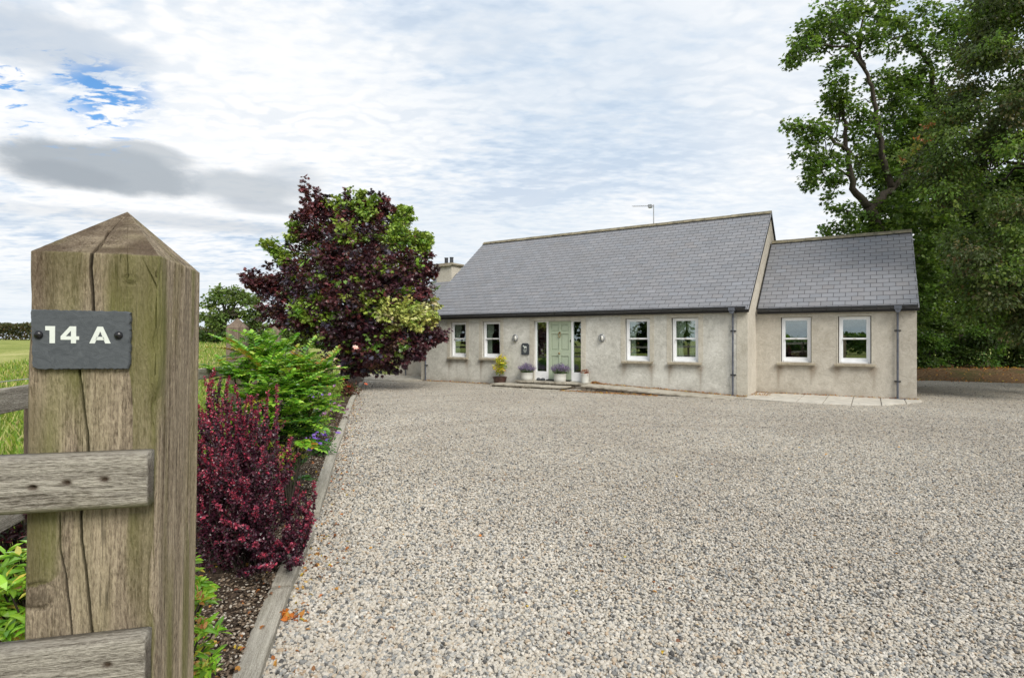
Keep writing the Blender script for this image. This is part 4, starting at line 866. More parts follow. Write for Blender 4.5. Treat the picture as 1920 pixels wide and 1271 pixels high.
MB().box(-6.0, 1.35, -.95, 1.745, -.03, .035).build('slab', M['flag'], pv2, bevel=.01)
fd = MB().box(-13.2, .05, -.22, -.004, -.05, .014).build('foundation_strip', M['sill'], house)
# pots
LAV = [(3, (.20, .16, .30)), (2, (.30, .23, .38)), (1, (.13, .11, .2))]; LVG = [(1, (.15, .2, .11))]
def spike_plant(n, h, spread, pal, gpal, z0, size=.03):
    parts = []; st = []
    a = rng.random(n)*2*math.pi; r = rng.random(n)**.5; tip = np.stack([np.cos(a)*r*spread, np.sin(a)*r*spread, z0+h*(1-.45*r**2)*(.85+.3*rng.random(n))], -1); root = tip*np.array([.35, .35, 0])+np.array([0, 0, z0-.02])
    for s in np.linspace(.25, 1, 12):
        p = root+(tip-root)*s+rng.normal(size=(n, 3))*.008; sz = size*(.7+.6*rng.random(n)); v, K = leaf_geo(p, rng.normal(size=(n, 3))+np.array([0, 0, .8]), sz, sz*.6, OVAL); parts.append((v, K, pick_cols(n, pal if s > .6 else gpal)))
    return leaf_mesh('plant', parts)
def potted(u, v, z, prof, potmat, label, plant_me, cat='potted plant', group=None, soil_r=.17, soil_z=.27):
    root = empty('plant_pot', HT(u, v, z), -th); tag(root, label, cat, group)
    mb = MB(); n = len(prof); mb.lathe(prof, n=28); mb.build('pot', potmat, root, True).modifiers.new('e', 'EDGE_SPLIT').split_angle = math.radians(50)
    MB().lathe([(soil_r, soil_z-.03), (soil_r, soil_z)], n=20).build('soil', M['soil'], root); link('plant', plant_me, M['leaf'], root); return root
wp = [(.17, 0), (.198, .02), (.206, .12), (.204, .24), (.213, .25), (.213, .272), (.196, .272), (.190, .22)]
potted(-7.16, -.20, .216, wp, M['pot_white'], 'round white pot of purple lavender below the slate wall sign', spike_plant(230, .34, .34, LAV, LVG, .23), group='white pots of lavender by the door', soil_r=.192, soil_z=.24)
potted(-5.86, -.22, .216, wp, M['pot_white'], 'round white pot of purple lavender in front of the green door', spike_plant(260, .36, .36, LAV, LVG, .23), group='white pots of lavender by the door', soil_r=.192, soil_z=.24)
YG = [(4, (.66, .60, .04)), (2, (.40, .44, .06)), (1.5, (.66, .42, .26))]
parts = [crown_part((x_, y_, z_), (r_, r_, r_*.8), n_, p_, .075, OVAL, .5, 8, .05, .2) for x_, y_, z_, r_, n_, p_ in ((0, 0, .86, .15, 190, YG), (.03, 0, .98, .12, 110, YG), (-.05, 0, .63, .15, 170, YG), (.04, .02, .55, .13, 120, YG), (.12, .04, .75, .10, 70, GRN), (0, 0, .46, .10, 40, GRN))]
pp = potted(-8.22, -.30, .0, [(.16, 0), (.18, .02), (.215, .12), (.245, .24), (.25, .27), (.262, .28), (.262, .31), (.235, .31), (.23, .27)], M['pot_brown'], 'glazed brown pot with a tall yellow and pink leaved shrub left of the doorsteps', leaf_mesh('plant', parts), soil_r=.235)
MB().tube([(0, 0, .27), (.01, 0, .5), (0, 0, .85)], .010, 6).build('stem', M['bark'], pp)
parts = [crown_part((0, 0, .36), (.13, .12, .06), 160, [(3, (.26, .08, .04)), (1, (.34, .15, .07))], .04, OVAL, .6, 8, .03, .2)]
potted(-4.95, -.22, .212, [(.10, 0), (.125, .01), (.135, .15), (.135, .28), (.142, .29), (.142, .31), (.125, .31), (.12, .27)], M['pot_white'], 'small white pot of rusty brown leaves at the top of the ramp', leaf_mesh('plant', parts), soil_r=.12)
def loose_leaves(name, pts, pal, size, label, kind=None, cat='leaves', up=.35):
    n = len(pts); ax = rng.normal(size=(n, 3)); ax[:, 2] *= up; nm = rng.normal(size=(n, 3))*up+np.array([0, 0, 1.0]); s = size*(.6+.8*rng.random(n))
    v, K = leaf_geo(np.asarray(pts), ax, s, s*.6, np.array(OVAL)*np.array([1, 1, 2.0]), nm); o = link(name, leaf_mesh(name, [(v, K, pick_cols(n, pal, .25))]), M['leaf']); return tag(o, label, cat, kind=kind)
BRN = [(3, (.36, .14, .04)), (2, (.22, .10, .05)), (2, (.50, .26, .06)), (1, (.60, .42, .06)), (1, (.14, .07, .04))]
q = []
for k in range(260): u = -4.7+abs(random.gauss(0, .22)); v = -.12-abs(random.gauss(0, .07)); q.append(HW(u, v, .215+.07*max(0, 1-abs(u+4.6)*3)*random.random()-(u+4.72)*.04))
for k in range(900): u = random.uniform(-4.6, -.1); q.append(HW(u, -.04-abs(random.gauss(0, .05)), zf(u)+.012))
for k in range(700): u = random.uniform(-5.3, -2.2); q.append(HW(u, -1.12-abs(random.gauss(0, .12)), .03))
for k in range(420): u = random.uniform(-12, -8.3); q.append(HW(u, -.05-abs(random.gauss(0, .05)), .028))
for k in range(420): u = random.uniform(-.1, 4.0); q.append(HW(u, (AV if u > 0 else 0)-.03-abs(random.gauss(0, .04)), .04))
for k in range(160): q.append(HW(random.uniform(.0, .5), random.uniform(.3, 1.3), .03))
loose_leaves('fallen_leaves', q, BRN, .038, 'dry brown leaves drifted against the foot of the house wall and ramp', 'stuff')
for i, du in enumerate((0, .17)):
    o = MB().lathe([(.02, 0), (.07, .01), (.085, .045), (.06, .085), (.02, .10), (.001, .102)], (0, 0, 0), 12).build('cobble', M['slate_sign'], None, True)
    o.location = HT(-6.74+du, -.12, .214); tag(o, ['left one of two small dark cobbles beside the white lavender pot', 'right one of two small dark cobbles, nearer the green door'][i], 'stone', 'dark cobbles on the doorstep')
# slate wall sign with a white horse
sg = empty('wall_sign', HT(-7.335, 0, 1.30), -th); tag(sg, 'small dark slate wall sign with a white horse, left of the door', 'sign')
pts = [(-.155, -.19), (-.13, -.205), (.13, -.205), (.155, -.185), (.158, .15), (.13, .165), (.118, .20), (-.118, .20), (-.13, .165), (-.155, .15)]
MB().prism(pts, 'y', -.035, -.008).build('slate', M['slate_sign'], sg, bevel=.004)
hp = [(-.085,.115),(-.06,.13),(-.052,.115),(-.035,.098),(0,.092),(.045,.095),(.06,.085),(.078,.05),(.066,.058),(.056,.062),(.052,.03),(.056,-.012),(.042,-.012),(.036,.022),(.028,.04),(-.01,.036),(-.022,.015),(-.024,-.012),(-.038,-.012),(-.038,.04),(-.052,.07),(-.066,.085),(-.088,.09),(-.094,.10)]
MB().prism(hp, 'y', -.0385, -.0352).build('horse_emblem', M['sign_white'], sg)
lt = MB()
for r_, (z_, n_, w_) in enumerate(((-.055, 7, .016), (-.095, 6, .016), (-.125, 3, .012))):
    for k in range(n_): x_ = (k-(n_-1)/2)*w_*1.25; lt.box(x_-w_*.38, x_+w_*.30, -.0375, -.0352, z_, z_+.024-.004*(k % 2))
lt.build('lettering', M['sign_white'], sg)

# ================================================================== foreground gate post (local frame: x along its front, y to the back, origin at front left corner on the ground)
pa = math.atan2(.2556, .967); PO = (-.8334, .9789); w1, w2 = .2, .265; HE, HP = 1.802, 1.905
gp = empty('gate_post', (PO[0], PO[1], 0), pa); gp.rotation_euler = (0, math.radians(.75), pa)
# keep the leaning post's eye-level part where it stands
gp.location.x -= math.sin(math.radians(.75))*1.62*math.cos(pa); gp.location.y -= math.sin(math.radians(.75))*1.62*math.sin(pa)
tag(gp, 'massive weathered square timber gate post with a pointed top and long vertical cracks', 'gate post')
PXM = lambda px, y=0: 0
def face_s(px):                                           # photo column -> distance along the front face
    r = (px-960)/F; return (r*PO[1]-PO[0])/(math.cos(pa)-r*math.sin(pa))
def face_z(px, y):
    s = face_s(px); return H+(635.5-y)/F*(PO[1]+s*math.sin(pa))
cracks = [  # (polyline of (px,y)), width m, depth m
    ([(176,432),(172,460),(168,500),(172,545),(176,600)], .0026, .016), ([(149,600),(150,700),(158,760),(166,810),(170,860),(156,960),(158,1010),(172,1100),(182,1200),(186,1271),(190,1500)], .0020, .016),
    ([(116,955),(118,1030),(130,1080),(141,1170),(146,1271),(150,1500)], .0015, .012), ([(232,432),(236,470),(238,520)], .0008, .004), ([(265,480),(292,540),(290,620),(292,700)], .0010, .004)]
CR = [([(face_s(x), face_z(x, y)) for x, y in pl][::-1], wd, dp) for pl, wd, dp in cracks]
per = []                                                  # perimeter samples
def seg(n, f): return [f(i/n) for i in range(n)]
nf, ns = 300, 200; rc_ = .005
pf = np.array([(x, 0) for x in np.linspace(rc_, w1-rc_, nf)]+[(w1-rc_+rc_*math.sin(a), rc_-rc_*math.cos(a)) for a in np.linspace(.2, 1.37, 6)]+[(w1, y) for y in np.linspace(rc_, w2-rc_, ns)]+
              [(w1-rc_+rc_*math.cos(a), w2-rc_+rc_*math.sin(a)) for a in np.linspace(.2, 1.37, 4)]+[(x, w2) for x in np.linspace(w1-rc_, rc_, 24)]+[(0, y) for y in np.linspace(w2-rc_, rc_, 40)])
nrm = np.array([(0, -1)]*nf+[(math.sin(a), -math.cos(a)) for a in np.linspace(.2, 1.37, 6)]+[(1, 0)]*ns+[(math.cos(a), math.sin(a)) for a in np.linspace(.2, 1.37, 4)]+[(0, 1)]*24+[(-1, 0)]*40, float)
sper = np.concatenate([[0], np.cumsum(np.linalg.norm(np.diff(pf, axis=0), axis=1))])
zs_ = np.concatenate([np.linspace(0, .9, 12, endpoint=False), np.linspace(.9, HE, 330)])
ctr = np.array([.10, .135])
def crack_val(s, z):
    """depth and soft mask of the cracks at face coordinate s, height z"""
    d = np.zeros_like(s); mk = np.zeros_like(s)
    for pl, wd, dp in CR:
        zz_ = [p[1] for p in pl]; ss = [p[0] for p in pl]
        c = np.interp(z, zz_, ss); ok = (z >= zz_[0]) & (z <= zz_[-1]+.0); taper = np.clip((zz_[-1]-z)/.03, .25, 1)
        c = c+.0010*(vnoise(z*60, z*0+1.5, 21)-.5)
        t_ = np.abs(s-c)/(wd*taper); v_ = np.clip(1-t_, 0, 1)*ok; d = np.maximum(d, dp*smooth01(v_*1.6)*taper); mk = np.maximum(mk, np.clip(1.5-t_, 0, 1)*ok)
    return d, mk
KN = [(face_s(76), face_z(76, 1118), .027, .023, .0045), (face_s(242), face_z(242, 522), .012, .008, .002), (face_s(292), face_z(292, 512), .004, .006, .004)]
rows, att, mos, brn = [], [], [], []
for z in zs_:
    s = np.where(np.arange(len(pf)) < nf, pf[:, 0], -1.0); isf = np.arange(len(pf)) < nf
    d, mk = crack_val(s, np.full(len(pf), z)); d, mk = d*isf, mk*isf
    sd = (np.arange(len(pf)) >= nf+6) & (np.arange(len(pf)) < nf+6+ns); sy = pf[:, 1]
    for c0, wd_, dp_ in ((.055+.004*math.sin(z*6), .0014, .004), (.12+.003*math.sin(z*4+1), .0018, .005), (.19+.004*math.sin(z*5), .0014, .004)):
        t_ = np.abs(sy-c0-.003*(vnoise(np.full(len(pf), z*9), np.full(len(pf), c0*30), 5)-.5))/wd_; v_ = np.clip(1-t_, 0, 1)*sd; d = np.maximum(d, dp_*v_*float(vnoise(np.array(z*5.), np.array(c0*77), 3))*1.5); mk = np.maximum(mk, .6*v_)
    # grain ridges running up the post
    gr = .0022*(vnoise(sper*9, np.full(len(pf), z*3.1+2), 35)-.5)+.0016*(vnoise(sper*330, np.full(len(pf), z*2.2), 31)-.5)+.0014*(vnoise(sper*95, np.full(len(pf), z*1.3+5), 32)-.5)+.0016*(vnoise(sper*24, np.full(len(pf), z*.9+9), 33)-.5)
    for (ks, kz, kr, kh, kd) in KN:
        rr = np.sqrt(((s-ks)/kr)**2+((z-kz)/kh)**2); d = d+isf*(kd*np.exp(-((rr-.95)/.18)**2)-.002*np.exp(-(rr/.5)**2)); mk = np.maximum(mk, isf*np.clip(1.15-rr, 0, 1)*.55*(.5+.9*vnoise(s*900, np.full(len(pf), z*500), 9))+isf*np.exp(-((rr-.95)/.12)**2)*.22)
    edge = np.abs(sper-sper[nf+2]) < .02; d = d+edge*.0095*smooth01(1-np.abs(sper-sper[nf+2])/.02)*vnoise(np.full(len(pf), z*17), sper*0+2, 17)**2*1.6
    wl = .004*np.exp(-((z-face_z(55, 590))/.05)**2)*(np.arange(len(pf)) >= nf+6+ns+4+24)
    q = pf+nrm*(gr-d-wl)[:, None]; top = np.clip((z-(HE-.002))/.002, 0, 1)
    zz2 = z+ .0015*(vnoise(sper*40, sper*0, 3)-.5)*(z > HE-.01)
    fl = vnoise(sper*520, np.full(len(pf), z*26), 101)*vnoise(sper*60, np.full(len(pf), z*5), 102); mk = np.maximum(mk, np.clip((fl-.50)*2.2, 0, .65))
    rows.append(np.stack([q[:, 0], q[:, 1], np.full(len(pf), z)+0*zz2], -1)); att.append(np.clip(mk, 0, 1))
    nm = vnoise(sper*32, np.full(len(pf), z*3.0), 41); nm2 = vnoise(sper*9+3, np.full(len(pf), z*2.0+4), 43)
    near = np.exp(-(np.abs(s-np.interp(z, [p[1] for p in CR[1][0]], [p[0] for p in CR[1][0]]))/.022)**2)*isf*(z < face_z(150, 600))
    edgem = np.exp(-((sper-sper[nf+2])/.012)**2)*.6
    mos.append(np.clip((nm-.45)*1.9*(nm2 > .38)+near*nm*1.2*.8+edgem*nm+(.55*np.exp(-((s-face_s(255))/.014)**2)*isf*(z < face_z(255, 960))*nm), 0, .85))
    brn.append(np.clip((vnoise(sper*18+7, np.full(len(pf), z*1.4), 51)-.45)*1.7, 0, .75)*isf*(nm2 > .3)+np.exp(-((z-1.76)/.05)**2)*.25*isf)
# pyramid cap: rings shrinking to the apex
for k in range(1, 41):
    t_ = k/40; sc2 = 1-t_; ang = np.arctan2(pf[:, 1]-ctr[1], pf[:, 0]-ctr[0])
    radial = .0012*(vnoise(t_*26+sper*0, sper*14, 61)-.5)+.0008*(vnoise(sper*120*sc2, sper*0+t_*9, 62)-.5)
    q = ctr+(rows[len(zs_)-1][:, :2]-ctr)*sc2
    s = np.where(np.arange(len(pf)) < nf, q[:, 0], -1); zc = HE+(HP-HE)*t_
    cx = face_s(172)+(ctr[0]-face_s(172))*t_*.5+.003*math.sin(t_*9); cd_ = np.clip(1-np.abs(q[:, 0]-cx)/.0022, 0, 1)*(np.arange(len(pf)) < nf)*(t_ < .55)
    rows.append(np.stack([q[:, 0], q[:, 1], zc+radial*sc2-.008*cd_+sper*0], -1)); rg = vnoise(t_*34+sper*0, sper*6, 71)
    att.append(np.clip(cd_+np.clip(rg-.62, 0, 1)*1.1, 0, .9)); mos.append(np.clip(vnoise(sper*12, sper*0+t_*5, 8)-.72, 0, 1)*1.2); brn.append(np.clip(.62+.9*(vnoise(sper*30*sc2, sper*0+t_*12, 55)-.5), 0, .85)*(np.arange(len(pf)) < nf+3)+.1)
Pm = np.array(rows); me = grid_mesh('shaft', Pm, None, {'dirt': np.concatenate(att), 'moss': np.concatenate(mos), 'brown': np.concatenate(brn)}, True, wrap=True)
link('shaft', me, M['post'], gp)
# ---- slate number plaque
NP = empty('number_plaque', (0, 0, 0)); NP.matrix_world = Matrix.Identity(4)
def face_mat(s, z): return Matrix.Translation((PO[0]+s*math.cos(pa), PO[1]+s*math.sin(pa), z)) @ Matrix.Rotation(pa, 4, 'Z') @ Matrix.Rotation(math.radians(.4), 4, 'Y')
NP.matrix_world = face_mat(face_s(63), face_z(63, 580)); tag(NP, 'dark slate plaque with white number 14 A screwed to the gate post', 'house number')
pwid, phei = .150, .1035; pts = []
def rough(a, b, n): return [(a[0]+(b[0]-a[0])*i/n+random.uniform(-.0009, .0009), a[1]+(b[1]-a[1])*i/n+random.uniform(-.0009, .0009)) for i in range(n)]
outl = rough((.001, -.001), (pwid-.001, -.001), 40)+rough((pwid, -.003), (pwid-.0005, -phei+.006), 26)+rough((pwid-.003, -phei), (.008, -phei), 40)+rough((.003, -phei+.004), (0, -.003), 26)
bm = bmesh.new(); front = [bm.verts.new((x, -.0105, z)) for x, z in outl]; mid1 = [bm.verts.new((x, -.0105+.0028+random.uniform(-.0008, .0008), z)) for x, z in outl]
cx_, cz_ = pwid/2, -phei/2
for v in front: v.co.x = cx_+(v.co.x-cx_)*(1-random.uniform(.012, .028)); v.co.z = cz_+(v.co.z-cz_)*(1-random.uniform(.018, .04))
back = [bm.verts.new((x, -.002, z)) for x, z in outl]; n = len(outl)
bm.faces.new(front)
for i in range(n): bm.faces.new((front[i], mid1[i], mid1[(i+1) % n], front[(i+1) % n])); bm.faces.new((mid1[i], back[i], back[(i+1) % n], mid1[(i+1) % n]))
bmesh.ops.recalc_face_normals(bm, faces=bm.faces)
me = bpy.data.meshes.new('slate'); bm.to_mesh(me); bm.free()
def sl_mat():
    m, t = new_mat('plaque_slate'); o = t.node('ShaderNodeTexCoord').outputs['Object']
    n1 = t.noise(t.mapping(o, (60, 60, 90)), 1, 6, .65, 1.0); n2 = t.noise(o, 500, 4, .6)
    finish(t, t.ramp(n1, [(.3, (.052, .060, .068)), (.7, (.085, .095, .105))]), .6, t.math('ADD', t.math('MULTIPLY', n1, 1), t.math('MULTIPLY', n2, .25)), .6, .0016, spec=.35); return m
M['plaque'] = sl_mat(); link('slate', me, M['plaque'], NP)
k_ = .150/470
def glyph(polys, name='numeral'):
    bm = bmesh.new()
    mb = MB()
    for p in polys: mb.prism([(x*k_, -(y)*k_) for x, y in p], 'y', -.0112, -.0100)
    return mb.build(name, M['sign_white'], NP)
y0, y1 = 90, 182
glyph([[(70, y0), (115, y0), (115, y1), (90, y1), (90, y0+23), (70, y0+23)]])                       # 1
x4 = 141; glyph([[(x4+42, y0), (x4+72, y0), (x4+72, y0+54), (x4+86, y0+54), (x4+86, y0+73), (x4+72, y0+73), (x4+72, y1), (x4+48, y1), (x4+48, y0+73), (x4, y0+73), (x4, y0+56), (x4+25.0, y0+24.3), (x4+48, y0+24.3), (x4+23.7, y0+54.9), (x4+48, y0+54.9), (x4+48, y0+24.3), (x4+25.0, y0+24.3)]] if False else
      [[(x4+42, y0), (x4+72, y0), (x4+72, y0+25), (x4+47, y0+25), (x4+24, y0+54), (x4, y0+54)], [(x4+48, y0+25), (x4+72, y0+25), (x4+72, y1), (x4+48, y1)], [(x4, y0+54), (x4+48, y0+54), (x4+48, y0+73), (x4, y0+73)], [(x4+72, y0+54), (x4+86, y0+54), (x4+86, y0+73), (x4+72, y0+73)]])   # 4
xa = 275; glyph([[(xa+38, y0), (xa+64, y0), (xa+52, y0+26), (xa+26, y1), (xa, y1)], [(xa+52, y0+26), (xa+64, y0), (xa+102, y1), (xa+76, y1)], [(xa+35, y0+56), (xa+67, y0+56), (xa+73, y0+74), (xa+29, y0+74)]], 'letter')    # A
for sx in (40, 415):
    MB().lathe([(.0062, 0), (.0068, .0012), (.0062, .0035), (.0040, .0052), (.0005, .0058)], (sx*k_, -.0105, -137*k_), 24, 'y').build('screw', M['screw'], NP, True)
# ---- rails nailed across the front of the post
def rail(label, s1, ztop, zbot, thick, L, holes_, off=.0025, tilt=0.0, slope_=0.0):
    root = empty('fence_rail'); root.matrix_world = face_mat(s1, zbot) @ Matrix.Rotation(math.radians(slope_), 4, 'Y') @ Matrix.Translation((0, -off, 0)); tag(root, label, 'fence rail', 'grey rails nailed to the gate post')
    h = ztop-zbot; r = .013; prof = []
    for (cy, cz, a0, a1) in ((-thick+r, r, -math.pi/2, -math.pi), (-thick+r, h-r, math.pi, math.pi/2)):
        for k in range(8): a = a0+(a1-a0)*k/7; prof.append((cy+r*math.cos(a), cz+r*math.sin(a)))
    fr_ = []
    for a, b in zip(prof[:8][:-1], prof[:8][1:]): fr_.append(a)
    prof_d = prof[:8]+[(-thick, r+(h-2*r)*i/26) for i in range(1, 26)]+prof[8:]+[(0, h), (0, h*.5), (0, 0)]
    pr = np.array(prof_d); cen = np.array([-thick/2, h/2]); nr_ = unit(pr-cen); sp = np.concatenate([[0], np.cumsum(np.linalg.norm(np.diff(pr, axis=0), axis=1))])
    xs = np.linspace(0, -L, 420); rows, dirt, br_ = [], [], []
    for x in xs:
        g_ = .0013*(vnoise(sp*420, np.full(len(pr), x*4), 81)-.5)+.0016*(vnoise(sp*110, np.full(len(pr), x*2.0+4), 82)-.5)
        d = np.zeros(len(pr)); mk = np.zeros(len(pr)); bz = np.zeros(len(pr)); fronts = pr[:, 0] < -thick+.004
        cz = h*.50+.006*math.sin(x*14)+.004*math.sin(x*39+1); t_ = np.abs(pr[:, 1]-cz)/.0016; v_ = np.clip(1-t_, 0, 1)*fronts*(.4+.6*math.sin(x*9)**2); d += .003*v_; mk = np.maximum(mk, v_*.75)
        for hx, hz in holes_:
            rr = np.sqrt(((x+hx)/.0052)**2+((pr[:, 1]-hz)/.0036)**2); rr = np.where(fronts, rr, 9); d += .007*np.clip(1.25-rr, 0, 1); mk = np.maximum(mk, np.clip(1.5-rr, 0, 1)); bz = np.maximum(bz, np.clip(1.3-rr*.55, 0, .9))
        e_ = .002*np.clip(1+x/.004, 0, 1)
        q = pr+nr_*(g_-d-e_)[:, None]; rows.append(np.stack([np.full(len(pr), x)+.001*(vnoise(sp*90, sp*0, 6)-.5)*(x > -.002), q[:, 0], q[:, 1]], -1)); dirt.append(np.clip(mk, 0, 1)); br_.append(bz)
    P_ = np.array(rows); cap = np.repeat(P_[:1].mean(1, keepdims=True), P_.shape[1], 1)*np.array([1, 0, 0])+np.array([-.0005, -thick/2, h/2]); P_ = np.concatenate([cap, P_[:1]*.5+cap*.5, P_], 0)
    dirt = [np.full(len(pr), .35), .25*vnoise(sp*60, sp*0, 4)+.1]+dirt; br_ = [np.full(len(pr), .5)]*2+br_
    zc_ = np.concatenate([P_[i, :, 2] for i in range(len(P_))]); mo_ = np.clip(1-(zc_)/.012, 0, 1)*.9
    me = grid_mesh('board', P_, None, {'dirt': np.concatenate(dirt), 'brown': np.concatenate(br_), 'moss': mo_}, True, wrap=True); link('board', me, M['rail'], root); return root
s1 = face_s(292)-.002
zt, zb = H-214/F*.985, H-319/F*.985
hs = [((292-x)/242*.2, (962-y)/105*.100) for x, y in ((214,905),(147,908),(88,914))]
rail('upper grey weathered rail nailed across the gate post, with three rusty nail holes', s1, zt, zb, .036, 1.3, hs)
zt2 = H-559/F*.985
rail('lower grey weathered rail nailed across the foot of the gate post', s1-.004, zt2, zt2-.1, .036, 1.3, [(.056, .058), (.185, .045)])
# ---- long post and rail fence between bed and field
lf = empty('field_fence', (FEN[0][0], FEN[0][1], 0)); tag(lf, 'weathered timber post and rail fence running back beside the field behind the shrubs', 'fence')
Li = Matrix.Translation(-Vector((FEN[0][0], FEN[0][1], 0)))
def fpost(x, y, w_, h, peak, rz, label=None):
    mb = MB(); a = w_/2; hb = h-peak
    mb.add([(-a,-a,0),(a,-a,0),(a,a,0),(-a,a,0),(-a,-a,hb),(a,-a,hb),(a,a,hb),(-a,a,hb),(0,0,h)], [(3,2,1,0),(0,1,5,4),(1,2,6,5),(2,3,7,6),(3,0,4,7),(4,5,8),(5,6,8),(6,7,8),(7,4,8)])
    o = mb.build('post', M['post_far'], lf, bevel=.004); o.location = (x-FEN[0][0], y-FEN[0][1], 0); o.rotation_euler = (0, 0, rz)
    if label: o['label'] = label
fpost(-3.35, 6.95, .215, 1.91, .12, pa, 'tall brown square post with a pointed top')
fpost(-4.86, 11.65, .225, 1.92, .12, pa, 'second tall brown pointed post')
sp_ = [(FEN[0][0]+.0, 1.0), (-2.2, 2.62), (-2.75, 4.7), (-3.9, 8.6), (-4.38, 10.1), (-5.5, 13.6), (-6.15, 15.8), (-6.9, 18.2), (-7.7, 20.9), (-9.0, 25.0)]
for x, y in sp_: fpost(x+.005, y, .06, 1.38, .0201, 0)
def frail(p, q, z0, z1, th_=.035):
    p, q = Vector(p), Vector(q); L = (q-p).length; mb = MB(); mb.box(0, L, -th_/2, th_/2, -.05, .05)
    o = mb.build('rail', M['rail'], lf, bevel=.006); dv = q-p; yaw = math.atan2(dv.y, dv.x); o.location = (p.x-FEN[0][0]+.045, p.y-FEN[0][1], z0); o.rotation_euler = (0, -math.atan2(z1-z0, L), yaw)
pts_ = [FEN[0], (-2.2, 2.62), (-3.35, 6.88)]
for (a, b) in (((FEN[0][0], FEN[0][1]), (-2.18, 2.56)), ((-2.22, 2.66), (-3.33, 6.8)), ((-3.38, 7.1), (-4.84, 11.5)), ((-4.88, 11.8), (-6.9, 18.2)), ((-6.9, 18.25), (-9.0, 25))):
    za, zb_ = (1.40 if a[1] < 2 else (1.39 if a[1] < 3 else 1.27)), (1.40 if a[1] < 2 else (1.29 if a[1] < 3 else 1.22)); frail(a, b, za, zb_); frail(a, b, za-.47, zb_-.47)
wire = MB(); wire.tube([(-.02, 0, 1.475), (-.4, 1.45, 1.475), (-1.6, 5.9, 1.38)], .002, 5); wire.build('wire', M['galv'], lf)
# far field gate between maple and path
fg = empty('field_gate', (-6.9, 26.6, 0)); tag(fg, 'low timber field gate glimpsed under the maple beside the path', 'gate')
for z in (.45, .75, 1.05): MB().box(0, 3.2, -.02, .02, z-.05, z+.05).build('rail', M['post_far'], fg)
for x in (-.05, 3.25): MB().box(x-.05, x+.05, -.05, .05, 0, 1.2).build('post', M['post_far'], fg)
# ---- timber edging boards between the bed and the gravel
kl = ['nearest edging timber at the bottom of the picture, beside the bare soil', 'edging timber next to the orange dead leaves', 'edging timber beside the tips of the dark red barberry', 'edging timber just past the dark red barberry', 'edging timber below the small yellow green shrub', 'edging timber at the purple bellflowers', 'edging timber beside the fern like green shrub', 'edging timber behind the fern like green shrub', 'edging timber half sunk beside the mixed flowers', 'edging timber beyond the mixed flowers', 'edging timber leading to the maple', 'edging timber in the shade of the maple', 'farthest edging timber meeting the concrete path']
yk = [.95, 2.55, 3.62, 4.72, 5.15, 6.55, 8.15, 9.7, 11.3, 13.0, 14.8, 16.7, 18.8, 21.0]
for i in range(len(yk)-1):
    a = Vector((float(linex(KER, yk[i])), yk[i], 0)); b = Vector((float(linex(KER, yk[i+1])), yk[i+1], 0)); L = (b-a).length-.012
    if i == 3: continue
    w_ = .064; hgt = .092 if i < 5 else .08
    ys = np.array([-w_, -w_+.008, -w_*.5, 0, w_*.5, w_-.008, w_]); prof = [(-w_, -.03), (-w_, hgt*.5), (-w_, hgt-.008), (-w_+.008, hgt), (-w_*.3, hgt+.001), (w_*.3, hgt+.001), (w_-.010, hgt-.002), (w_, hgt-.012), (w_, hgt*.5), (w_, -.03)]
    pr = np.array(prof); rows = []
    for x in np.linspace(0, L, max(8, int(L/.03))):
        q = pr.copy(); wear = .005*(vnoise(np.full(len(pr), x*9), np.arange(len(pr))*.9, 90+i)-.5); q += unit(pr-np.array([0, .03]))*wear[:, None]; e_ = .006*math.exp(-min(x, L-x)/.01); q[:, 1] -= e_*(q[:, 1] > .03); rows.append(np.stack([np.full(len(pr), x), q[:, 0], q[:, 1]], -1))
    P_ = np.array(rows); c0 = P_[:1].mean(1, keepdims=True).repeat(len(pr), 1); c1 = P_[-1:].mean(1, keepdims=True).repeat(len(pr), 1); P_ = np.concatenate([c0, P_, c1], 0)
    o = link('edging_timber', grid_mesh('edging_timber', P_, None, None, False), M['kerb']); o.location = (a.x, a.y, random.uniform(-.012, .004)); dv = b-a; o.rotation_euler = (random.uniform(-.02, .02), 0, math.atan2(dv.y, dv.x)+random.uniform(-.004, .004))
    tag(o, kl[i], 'garden edging', 'weathered timbers edging the gravel')
# ================================================================== shrubs
def plant_root(name, base, label, cat, group=None): return tag(empty(name, base), label, cat, group)
def shrub(name, base, label, cat, stems, parts, mat, leafname='foliage', group=None):
    base = Vector(base); r = plant_root(name, base, label, cat, group); T = Matrix.Translation(-base)
    if stems: o = stems.build('stems', M['bark'], r, True); o.matrix_parent_inverse = T
    for nm, ps, mt in (parts if isinstance(parts[0], tuple) and isinstance(parts[0][0], str) else [(leafname, parts, mat)]):
        o = link(nm, leaf_mesh(nm, ps), mt, r); o.matrix_parent_inverse = T
    return r
